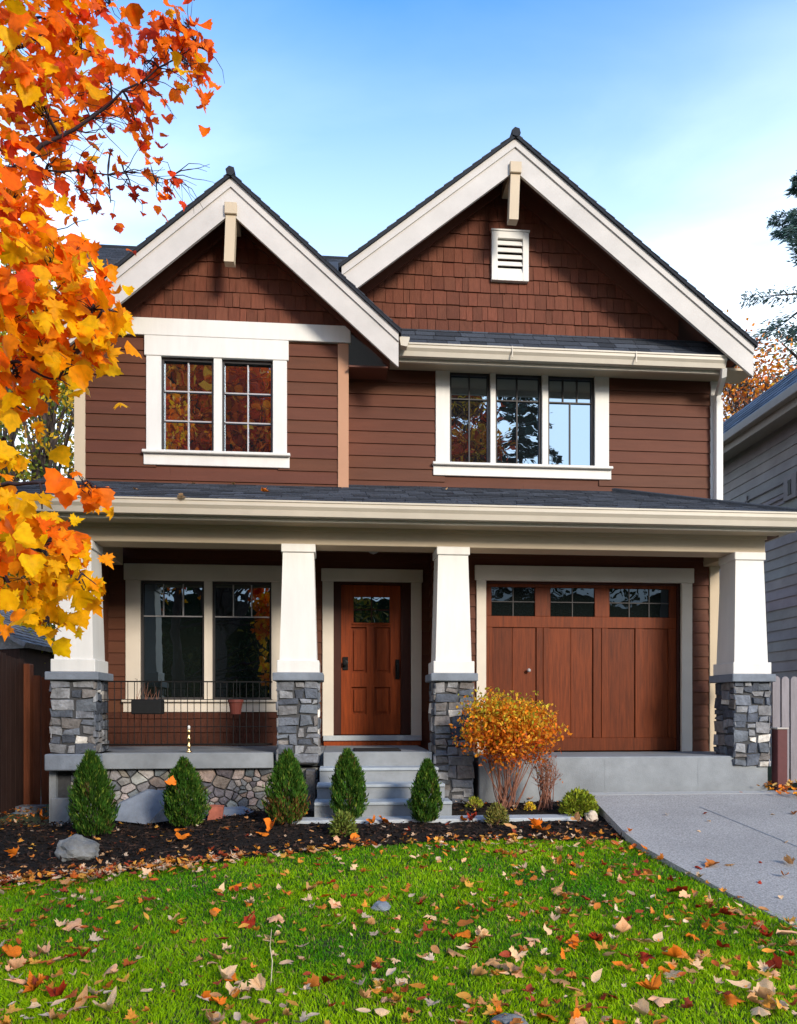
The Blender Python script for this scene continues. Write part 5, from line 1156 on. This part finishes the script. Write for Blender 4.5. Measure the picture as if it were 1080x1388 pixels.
# right background
deciduous(X(1010, 19), 19, 10.2, 2.9, ORG, 'half bare tree with orange leaves between the two houses', n=12500, ls=.12, seed=21, clumps=110, crown0=.25, trunk=.17, bark='bark')
deciduous(X(1110, 24), 24, 13.2, 3.2, [(.6, .5, .04), (.3, .3, .05), (.65, .3, .03)], 'tall mostly bare tree with a few yellow leaves behind the neighbouring roof', n=1300, ls=.18, seed=24, clumps=60, crown0=.3, trunk=.2)
deciduous(X(975, 26), 26, 11.0, 2.6, [(.25, .28, .25), (.55, .3, .08)], 'bare grey tree behind the right eave', n=500, ls=.14, seed=27, clumps=60, crown0=.25, trunk=.15)
conifer(X(1092, 20), 20, 16.2, 5.2, 'tall open dark green pine rising over the neighbouring roof', seed=31, n=19000, col=(.085, .14, .125), sparse=.5, crown0=.45, droop=.05, ls=.17, up=.15, name='pine_tree')  # pale bluish needles: distance haze is put into the colour
deciduous(X(1062, 21.5), 21.5, 11.2, 2.6, [(.75, .25, .02), (.65, .42, .04), (.75, .18, .02)], 'orange and yellow leaved tree rising over the neighbouring roof edge', n=7500, ls=.12, seed=29, clumps=90, crown0=.3, trunk=.16)
# trees across the street, seen as reflections in the windows
ACR = 'trees across the street reflected in the windows'
deciduous(-4.6, -11, 15.5, 3.9, [(1.0, .20, .012), (.85, .12, .010), (.60, .07, .012), (1.0, .34, .02)], 'big orange red maple across the street, reflected in the upper left window', n=26000, ls=.34, seed=41, clumps=150, crown0=.50, trunk=.3, group=ACR, z0=-.2)
deciduous(6.7, -19.5, 18.6, 1.9, [(.75, .25, .02), (.6, .08, .02), (.12, .05, .03), (.75, .4, .03)], 'slim red orange maple across the street, reflected in the upper right window', n=12000, ls=.28, seed=43, clumps=50, crown0=.45, trunk=.14, group=ACR, z0=-.2)
conifer(9.2, -19.5, 20.0, 4.6, 'tall dark conifer across the street, reflected in the middle upper sash', seed=45, n=15000, col=(.03, .055, .04), group=ACR, z0=-.2, ls=.4)
conifer(-9.5, -15, 14, 3.6, 'wide green conifer across the street, left of the big maple', seed=49, n=8000, group=ACR, z0=-.2, col=(.02, .05, .02))
deciduous(-1.2, -16, 8, 4.2, [(.03, .06, .02), (.05, .09, .02), (.30, .22, .03)], 'dark green rounded tree across the street, behind the big maple', n=9000, ls=.26, seed=51, clumps=70, crown0=.05, trunk=.2, group=ACR, z0=-.2)
for k, (hx_, hh, lb) in enumerate([(-8.5, 5.2, 'dark evergreen bush across the street, leftmost of its row'), (-5.2, 4.6, 'dark evergreen bush across the street below the big maple'), (-2.2, 4.2, 'dark evergreen bush across the street facing the porch steps'), (1.5, 5.0, 'dark evergreen bush across the street facing the third pier'), (5.2, 5.4, 'dark evergreen bush across the street under the slim maple'), (9.2, 5.8, 'dark evergreen bush across the street facing the garage door'), (13.2, 5.6, 'dark evergreen bush across the street, rightmost of its row')]):
    deciduous(hx_, -13.2 - (k % 2) * .8, hh, 2.3, [(.018, .038, .012), (.03, .055, .015), (.10, .09, .02)], lb, n=4500, ls=.24, seed=70 + k, clumps=50, crown0=.0, trunk=.1, group='evergreen bushes across the street', z0=-.2, name='evergreen_bush', leafm='needle', twigs=False)

hb = MB(); hxs = np.arange(-34, 34.1, 1.0); hv = []  # added hedge: keeps bright sky out of the lower window reflections
for xx in hxs: tp = 7.6 + .8 * mnoise.noise(Vector((xx * .35, 0, 5))) + .5 * mnoise.noise(Vector((xx * .9, 2, 5))); hv += [(xx, -21.4, -.2), (xx, -20.9, tp * .8), (xx, -21.6, tp), (xx, -23.6, tp), (xx, -24.2, -.2)]
hb.grid(hv, [(i * 5 + k, i * 5 + k + 1, (i + 1) * 5 + k + 1, (i + 1) * 5 + k) for i in range(len(hxs) - 1) for k in range(4)]); hedge = hb.build('hedge', M['needle']); hedge.data.color_attributes['col'].data.foreach_set('color', np.tile([.02, .035, .012, 1.0], len(hedge.data.loops)).astype(np.float32))
tag(hedge, 'tall dark evergreen hedge added far across the street to darken the porch window reflections', 'hedge')
n_ = 14000; hp = np.stack([nrg.uniform(-34, 34, n_), nrg.uniform(-22.0, -20.7, n_), nrg.uniform(-.2, 8.4, n_) ], 1); V, Fc, C = cards(hp, nrg.normal(size=(n_, 3)), nrg.uniform(.2, .45, n_), nrg.uniform(.12, .25, n_), varcol((.03, .055, .015), n_, .5, .2)); np_mesh('sprays', V, Fc, C, M['needle'], hedge)

# ================================================================ GRASS, MULCH CHIPS, LEAVES
def in_lawn(x, y): return y < Ye(x) - .01 and x < Xd(y) - .02
def scatter(n, x0, x1, y0, y1, test):
    out = []
    while len(out) < n:
        x, y = rng.uniform(x0, x1), rng.uniform(y0, y1)
        if test(x, y): out.append((x, y))
    return out
Yt = np.linspace(-1, 8, 200); 
def Ye_v(xa): return np.interp(xa, [e[0] for e in edge], [e[1] for e in edge])
def Xd_v(ya): ps = sorted(xd_pts, key=lambda p: p[1]); return np.interp(ya, [p[1] for p in ps], [p[0] for p in ps])
def drop_v(x, Y):
    s_ = lambda t: (lambda q: q * q * (3 - 2 * q))(np.clip(t, 0, 1))
    return 1.10 + .097 * (7.3 - np.minimum(Y, 7.3)) + .13 * s_((-.6 - x) / 1.2) * s_((Y - 5) / 2) - .05 * s_((x - .6) / .6) * s_((Y - 7.2) / .6)
def lawn_pts(n, y0, y1, x0=-4.2, x1=3.2):
    x = nrg.uniform(x0, x1, n); y = nrg.uniform(y0, y1, n); wv = .03 * np.sin(x * 9) + .02 * np.sin(x * 23 + 1) + nrg.normal(size=n) * .018
    k = (y < Ye_v(x) + wv - .01) & (x < Xd_v(y) + .035 + .02 * np.sin(y * 13) + nrg.normal(size=n) * .02); return x[k], y[k]
gx_, gy_ = [], []
for y0, y1, dens in ((2.6, 4.2, 12000), (4.2, 5.4, 8500), (5.4, 6.9, 6000)):
    n = int((y1 - y0) * 7.4 * dens); a, b = lawn_pts(n, y0, y1); gx_.append(a); gy_.append(b)
gx_ = np.concatenate(gx_); gy_ = np.concatenate(gy_); n = len(gx_)
pn_ = np.sin(gx_ * 2.1 + 1) * np.sin(gy_ * 2.7) + .6 * np.sin(gx_ * 5.3 + gy_ * 4.1) + .5 * np.sin(gx_ * 11 - gy_ * 9)
z = E - drop_v(gx_, gy_); hgt = nrg.uniform(.016, .038, n) * (1 + .22 * pn_ / 2) ; lean = nrg.normal(size=(n, 2)) * .42 + np.stack([.15 * np.sin(gx_ * 4 + gy_ * 3), .15 * np.cos(gx_ * 3 - gy_ * 5)], 1)
th = nrg.rand(n) * math.pi; wv = nrg.uniform(.0020, .0040, n) * (1 + .12 * (gy_ - 3)); ax_, ay_ = np.cos(th) * wv, np.sin(th) * wv
base_ = np.stack([gx_, gy_, z - .004], 1); mid = base_ + np.stack([lean[:, 0] * hgt * .35, lean[:, 1] * hgt * .35, hgt * .6], 1); tipp = base_ + np.stack([lean[:, 0] * hgt * 1.1, lean[:, 1] * hgt * 1.1, hgt], 1)
sd_ = np.stack([ax_, ay_, np.zeros(n)], 1)
V = np.stack([base_ - sd_, base_ + sd_, mid + sd_ * .8, mid - sd_ * .8, tipp], 1).reshape(-1, 3); i = np.arange(n) * 5
Fc = np.concatenate([np.stack([i, i + 1, i + 2], 1), np.stack([i, i + 2, i + 3], 1), np.stack([i + 3, i + 2, i + 4], 1)])
yel_lit = np.clip(.36 + .22 * pn_ + nrg.normal(size=n) * .20 + .55 * np.clip((4.2 - gy_) / .7, 0, 1), 0, 1)[:, None]  # yellow patches, plus the sunlit front band painted into the blade colour
gc = (np.array([.066, .26, .004]) * (1 - yel_lit) + np.array([.40, .60, .005]) * yel_lit) * nrg.uniform(.8, 1.2, (n, 1)); dead = nrg.rand(n) < .035; gc[dead] = np.array([.38, .28, .12])
o = np_mesh('grass', V, Fc, np.tile(gc, (3, 1)), M['grass']); tag(o, 'short bright green lawn grass', 'grass', kind='stuff')
# bark chips
n = 15000; x = nrg.uniform(-4.3, 3.0, n); y = nrg.uniform(5.0, 8.18, n)
k = (y > Ye_v(x) - .02) & (x < Xd_v(y) - .03) & ~((x > wx0 - .03) & (x < wx1 + .03) & (y > 7.06) & (y < 7.45)) & ~((x > sxl - .12) & (x < sxr + .14) & (y > 7.3)) & ~((x > sxr) & (y > 7.93))
x, y = x[k], y[k]; n = len(x); pos = np.stack([x, y, E - drop_v(x, y) + .012 + nrg.rand(n) * .022], 1); d = nrg.normal(size=(n, 3)) * np.array([1, 1, .28]); q = nrg.rand(n, 1) ** 2
col = (np.array([.010, .007, .006]) * (1 - q) + np.array([.060, .032, .022]) * q) * nrg.uniform(.7, 1.3, (n, 1))
V, Fc, C = cards(pos, d, nrg.uniform(.025, .075, n), nrg.uniform(.012, .028, n), col, .5)
o = np_mesh('bark_chips', V, Fc, C, M['chips']); tag(o, 'coarse dark bark chips covering the planting bed', 'bark mulch', kind='stuff')
# leaf litter: small bits
def litter(name, xy, zf, sz, cols, label, curlr=(.3, 1.3), shape=None):
    n = len(xy); xy = np.array(xy); pos = np.stack([xy[:, 0], xy[:, 1], zf], 1); d = nrg.normal(size=(n, 3)) * np.array([1, 1, .22]); up = nrg.normal(size=(n, 3)) * .28 + np.array([0, 0, 1.0])
    ca = np.array(cols); col = ca[nrg.randint(0, len(ca), n)] * nrg.uniform(.75, 1.2, (n, 1)); h = n // 2
    a = leaf_batch(pos[:h], d[:h], up[:h], sz[:h], np.clip(col[:h], 0, 1), LEAF2D, nrg.uniform(*curlr, h)); b = leaf_batch(pos[h:], d[h:], up[h:], sz[h:], np.clip(col[h:], 0, 1), OVAL2D, nrg.uniform(*curlr, n - h))
    V, Fc, C = merge([a, b]); o = np_mesh(name, V, Fc, C, M['fallen']); tag(o, label, 'fallen leaves', kind='stuff'); return o
LC = [(.55, .25, .09), (.62, .40, .24), (.60, .19, .03), (.45, .10, .02), (.64, .46, .31), (.62, .30, .05), (.30, .05, .02), (.62, .24, .03)]
xy = []
for _ in range(1050):      # border between mulch and lawn, thicker at the left
    x = rng.uniform(-4, 2.9) if rng.random() < .38 else rng.uniform(-4, -.8); y = Ye(x) + rng.gauss(-.03, .10 if x > -1 else .16)
    if x < Xd(y) - .02: xy.append((x, y))
for _ in range(620):      # over the mulch
    x, y = rng.uniform(-4.2, 2.8), rng.uniform(5.0, 8.1)
    if y > Ye(x) and x < Xd(y) - .05 and not (sxl - .1 < x < sxr + .15 and y > 7.3) and not (wx0 < x < wx1 and 7.05 < y < 7.4): xy.append((x, y))
for _ in range(2100):     # small scraps on the lawn
    x, y = rng.uniform(-3.4, 3.0), rng.uniform(3.0, 6.6)
    if in_lawn(x, y) and mnoise.noise(Vector((x * 1.7, y * 2.2, 3))) > -.15 and rng.random() < .30 + .65 * max(sm((x - .2) / 2), sm((-x - .6) / 1.5), sm((4.1 - y) / .8)): xy.append((x, y))
for _ in range(420):     # corner between fence and porch, left
    x, y = rng.uniform(-4.6, -3.3), rng.uniform(7.0, 9.3); xy.append((x, y))
for _ in range(600):
    x, y = rng.uniform(-3.2, 3.0), rng.uniform(3.1, 6.5)
    if in_lawn(x, y): xy.append((x, y))
rng.shuffle(xy)
xa = np.array(xy); lawnm = xa[:, 1] < Ye_v(xa[:, 0]) - .02
zf = E - drop_v(xa[:, 0], xa[:, 1]) + np.where(lawnm, .040, .030) + nrg.rand(len(xa)) * .015
litter('leaf_litter', xy, zf, np.where(lawnm, nrg.uniform(.022, .085, len(xy)), nrg.uniform(.022, .065, len(xy))), LC, 'small scraps of tan orange and rust leaves strewn over bed and grass')
# driveway right edge heap
xy = [(rng.uniform(4.75, 5.4), rng.uniform(7.5, 8.5)) for _ in range(120)]; litter('leaf_litter', xy, np.array([drv(min(y, 8.0)) + .02 + rng.random() * .03 for _, y in xy]), nrg.uniform(.04, .09, 120), [(.75, .28, .02), (.65, .16, .02), (.6, .35, .1)], 'orange leaves gathered at the foot of the maroon post')

# individual leaves
def leaf_mesh(col, shape, curl, seed):
    st = nrg.get_state(); nrg.seed(seed)
    V, Fc, C = leaf_batch(np.array([[0, -.4, 0.0]]), np.array([[0, 1, 0.0]]), np.array([[0, 0, 1.0]]), np.array([1.0]), np.array([col]) * 1.0, shape, np.array([curl])); nrg.set_state(st)
    V[:-1, :2] += np.random.RandomState(seed).normal(size=(len(V) - 1, 2)) * .045; V[:, 2] += np.random.RandomState(seed + 1).normal(size=len(V)) * .05
    me_o = np_mesh('leaf', V, Fc, C, M['fallen']); me = me_o.data; bpy.data.objects.remove(me_o); return me
KIND = [('tan', (.55, .28, .11)), ('pale pinkish', (.80, .42, .22)), ('orange', (.76, .19, .015)), ('dark red', (.36, .035, .012)), ('rust brown', (.48, .15, .03)), ('cream', (.82, .52, .28))]
LM = {k: [leaf_mesh(c, (LEAF_B, LEAF2D, OVAL2D, LEAF_B, LEAF2D, LEAF_B)[s_], cu, 50 + s_ + i * 10) for s_, cu in enumerate((.5, .9, 1.0, -.6, -.4, 1.3))] for i, (k, c) in enumerate(KIND)}
def put_leaf(x, y, z, kind, size, label, group, tilt=.4, cat='leaf', var=None):
    me = LM[kind][rng.randrange(6) if var is None else var]; o = bpy.data.objects.new('fallen_leaf', me); COL.objects.link(o); o.location = (x, y, z); o.rotation_euler = (rng.gauss(0, tilt), rng.gauss(0, tilt), rng.uniform(0, 6.28)); o.scale = (size * rng.uniform(.6, 1.0), size, size)
    tag(o, label, cat, group); return o
cnt = 0
def lawn_leaf(x, y, kind, size, tilt=.32):
    size *= .86
    zone = 'near the driveway' if x > 1.3 else ('at the left side' if x < -.9 else 'in the middle')
    ln = f'{"curled " if size > .085 else "small "}{kind} leaf fallen on the lawn {zone}'
    put_leaf(x, y, gz(x, y) + .030 + size * .08, kind, size, ln, f'{"larger" if size > .085 else "small"} {kind} leaves on the lawn {zone}', tilt)
KN = [k for k, _ in KIND]
# measured large leaves (px, py, kind, px size)
for px, py, kd, sp in [(105, 1259, 'pale pinkish', 40), (85, 1262, 'cream', 24), (82, 1312, 'pale pinkish', 36), (112, 1308, 'dark red', 30), (372, 1252, 'pale pinkish', 40), (340, 1258, 'dark red', 34), (318, 1333, 'orange', 34), (352, 1348, 'cream', 36), (84, 1358, 'dark red', 34), (45, 1352, 'orange', 50), (25, 1345, 'pale pinkish', 40),
                       (110, 1372, 'tan', 44), (148, 1378, 'cream', 40), (452, 1236, 'pale pinkish', 30), (420, 1214, 'tan', 22), (443, 1225, 'orange', 28), (583, 1249, 'cream', 26), (447, 1340, 'dark red', 34), (535, 1309, 'cream', 20), (518, 1378, 'cream', 28), (634, 1264, 'rust brown', 36), (655, 1278, 'cream', 24), (756, 1211, 'tan', 38), (765, 1222, 'tan', 34), (759, 1307, 'orange', 46),
                       (806, 1284, 'dark red', 36), (845, 1272, 'pale pinkish', 34), (872, 1282, 'pale pinkish', 34), (892, 1284, 'cream', 34), (913, 1308, 'orange', 34), (952, 1309, 'pale pinkish', 28), (820, 1356, 'dark red', 46), (880, 1350, 'orange', 46), (896, 1364, 'pale pinkish', 50), (870, 1384, 'cream', 40), (988, 1362, 'orange', 56), (1006, 1348, 'cream', 42), (1036, 1362, 'cream', 44), (1030, 1378, 'cream', 40),
                       (1052, 1322, 'dark red', 34), (980, 1292, 'dark red', 30), (940, 1277, 'orange', 34), (1036, 1262, 'dark red', 30), (1064, 1276, 'pale pinkish', 40), (1072, 1292, 'tan', 30), (1000, 1242, 'tan', 36), (984, 1248, 'dark red', 30), (920, 1216, 'dark red', 34), (926, 1222, 'pale pinkish', 26), (816, 1178, 'dark red', 26), (744, 1190, 'tan', 26), (700, 1188, 'tan', 20), (776, 1288, 'orange', 26), (740, 1270, 'cream', 22),
                       (700, 1330, 'tan', 34), (760, 1338, 'tan', 36), (808, 1336, 'cream', 30), (740, 1384, 'orange', 46), (720, 1384, 'cream', 20), (912, 1330, 'cream', 40), (946, 1322, 'cream', 28), (650, 1333, 'tan', 30), (670, 1313, 'tan', 30), (515, 1336, 'cream', 28), (545, 1336, 'cream', 22), (60, 1302, 'pale pinkish', 30), (20, 1322, 'pale pinkish', 30), (14, 1300, 'orange', 34), (195, 1227, 'cream', 24), (290, 1243, 'orange', 18), (190, 1296, 'tan', 20), (235, 1273, 'orange', 18), (150, 1345, 'rust brown', 26), (300, 1214, 'cream', 22), (318, 1206, 'orange', 28)]:
    x, y = on_ground(px, py)
    if in_lawn(x, y): lawn_leaf(x, y, kd, sp * .90 / F * y * 1.05, .34)
tot = 0
while tot < 205:
    x, y = rng.uniform(-2.6, 3.0), 3.3 + 3.3 * rng.random() ** 1.4
    if in_lawn(x, y) and mnoise.noise(Vector((x * 1.7, y * 2.2, 3))) > -.12 and (rng.random() < .35 + .4 * (x > .4)) and abs(540 + F * math.tan(math.atan(x / y) - A) - 540) < 560:
        lawn_leaf(x, y, rng.choice(KN), rng.uniform(.045, .085) if y > 4.4 else rng.uniform(.055, .125)); tot += 1
for px, py, kd, sp in [(965, 1174, 'rust brown', 34), (985, 1173, 'tan', 28), (950, 1177, 'dark red', 22), (1064, 1142, 'cream', 12), (1068, 1172, 'tan', 26), (1030, 1169, 'dark red', 12), (1062, 1189, 'rust brown', 16), (1031, 1198, 'dark red', 16), (956, 1104, 'dark red', 12), (960, 1114, 'cream', 9), (948, 1127, 'cream', 10), (872, 1152, 'orange', 22), (852, 1128, 'orange', 14), (1046, 1104, 'cream', 10), (1075, 1104, 'rust brown', 14), (1003, 1216, 'rust brown', 14), (1058, 1218, 'cream', 10), (903, 1105, 'cream', 9), (1004, 1074, 'orange', 7), (1080, 1100, 'orange', 12)]:
    x, y = on_ground(px, py, drv)
    put_leaf(x, y, drv(y) + .008, kd, sp * .72 / F * y, f'{kd} leaf lying on the grey driveway' + (' beside the lawn' if px < 990 else ' at the right edge'), f'{kd} leaves on the driveway' + (' beside the lawn' if px < 990 else ' at the right edge'), .25)
for px, py, kd, sp in [(369, 1130, 'orange', 30), (356, 1134, 'orange', 24), (303, 1130, 'tan', 16), (250, 1142, 'orange', 30), (245, 1128, 'orange', 24), (57, 1115, 'orange', 26), (150, 1111, 'orange', 20), (460, 1144, 'pale pinkish', 24), (485, 1142, 'orange', 24), (520, 1119, 'orange', 22), (508, 1121, 'orange', 20), (555, 1133, 'dark red', 12), (642, 1115, 'dark red', 26), (628, 1117, 'orange', 18), (735, 1131, 'orange', 36), (727, 1127, 'orange', 30), (693, 1128, 'tan', 20), (782, 1118, 'tan', 18), (287, 1099, 'dark red', 20), (190, 1158, 'orange', 20), (20, 1165, 'orange', 24), (90, 1160, 'tan', 14), (405, 1112, 'orange', 16), (660, 1142, 'tan', 14), (610, 1136, 'tan', 14)]:
    x, y = on_ground(px, py)
    put_leaf(x, y, gz(x, y) + .045, kd, sp * .85 / F * y, f'{kd} leaf resting on the dark mulch ' + ('left of' if px < 420 else 'right of') + ' the second pier', f'{kd} leaves on the mulch ' + ('left of' if px < 420 else 'right of') + ' the second pier', .4)
for i, (px, py, kd, sp, lb) in enumerate([(359, 668, 'orange', 16, 'orange leaf lying on the porch roof shingles above the second pier'), (316, 658, 'tan', 9, 'tiny tan leaf on the porch roof under the upper left window'), (262, 657, 'tan', 8, 'tiny tan leaf high on the porch roof near its left end'), (184, 665, 'tan', 10, 'tan leaf on the porch roof by the left gutter end'), (245, 677, 'cream', 18, 'pale leaf lying along the porch gutter edge'), (604, 664, 'cream', 7, 'tiny pale leaf on the porch roof below the three part window')]):
    d = ray(px, py); t = (YF + .03 + (zg + .016 - E) * -(slp.y / slp.z)) / (d.y - d.z * slp.y / slp.z); x, y, z_ = d.x * t, d.y * t, E + d.z * t
    put_leaf(x, y, z_ + .012, kd, sp * .8 / F * y, lb, None, .2)
x, y = X(233, 7.72), 7.42; p = P(233, 1058, 7.25); put_leaf(p.x, p.y, p.z, 'orange', .10, 'orange leaf caught on the arborvitae beneath the brass candlestick', None, .3).rotation_euler = (1.2, .2, .3)
x, y = on_ground(367, 1335); mb = MB(); mb.tube([(0, 0, 0), (.008, 0, .12), (-.005, .01, .2), (.004, 0, .29)], [.003, .0028, .002, .0015], 5); o = mb.build('dry_stalk', pmat('straw', (.6, .5, .36), .8)); o.location = (x, y, gz(x, y)); tag(o, 'thin pale dry stalk standing upright in the left lawn', 'stalk')
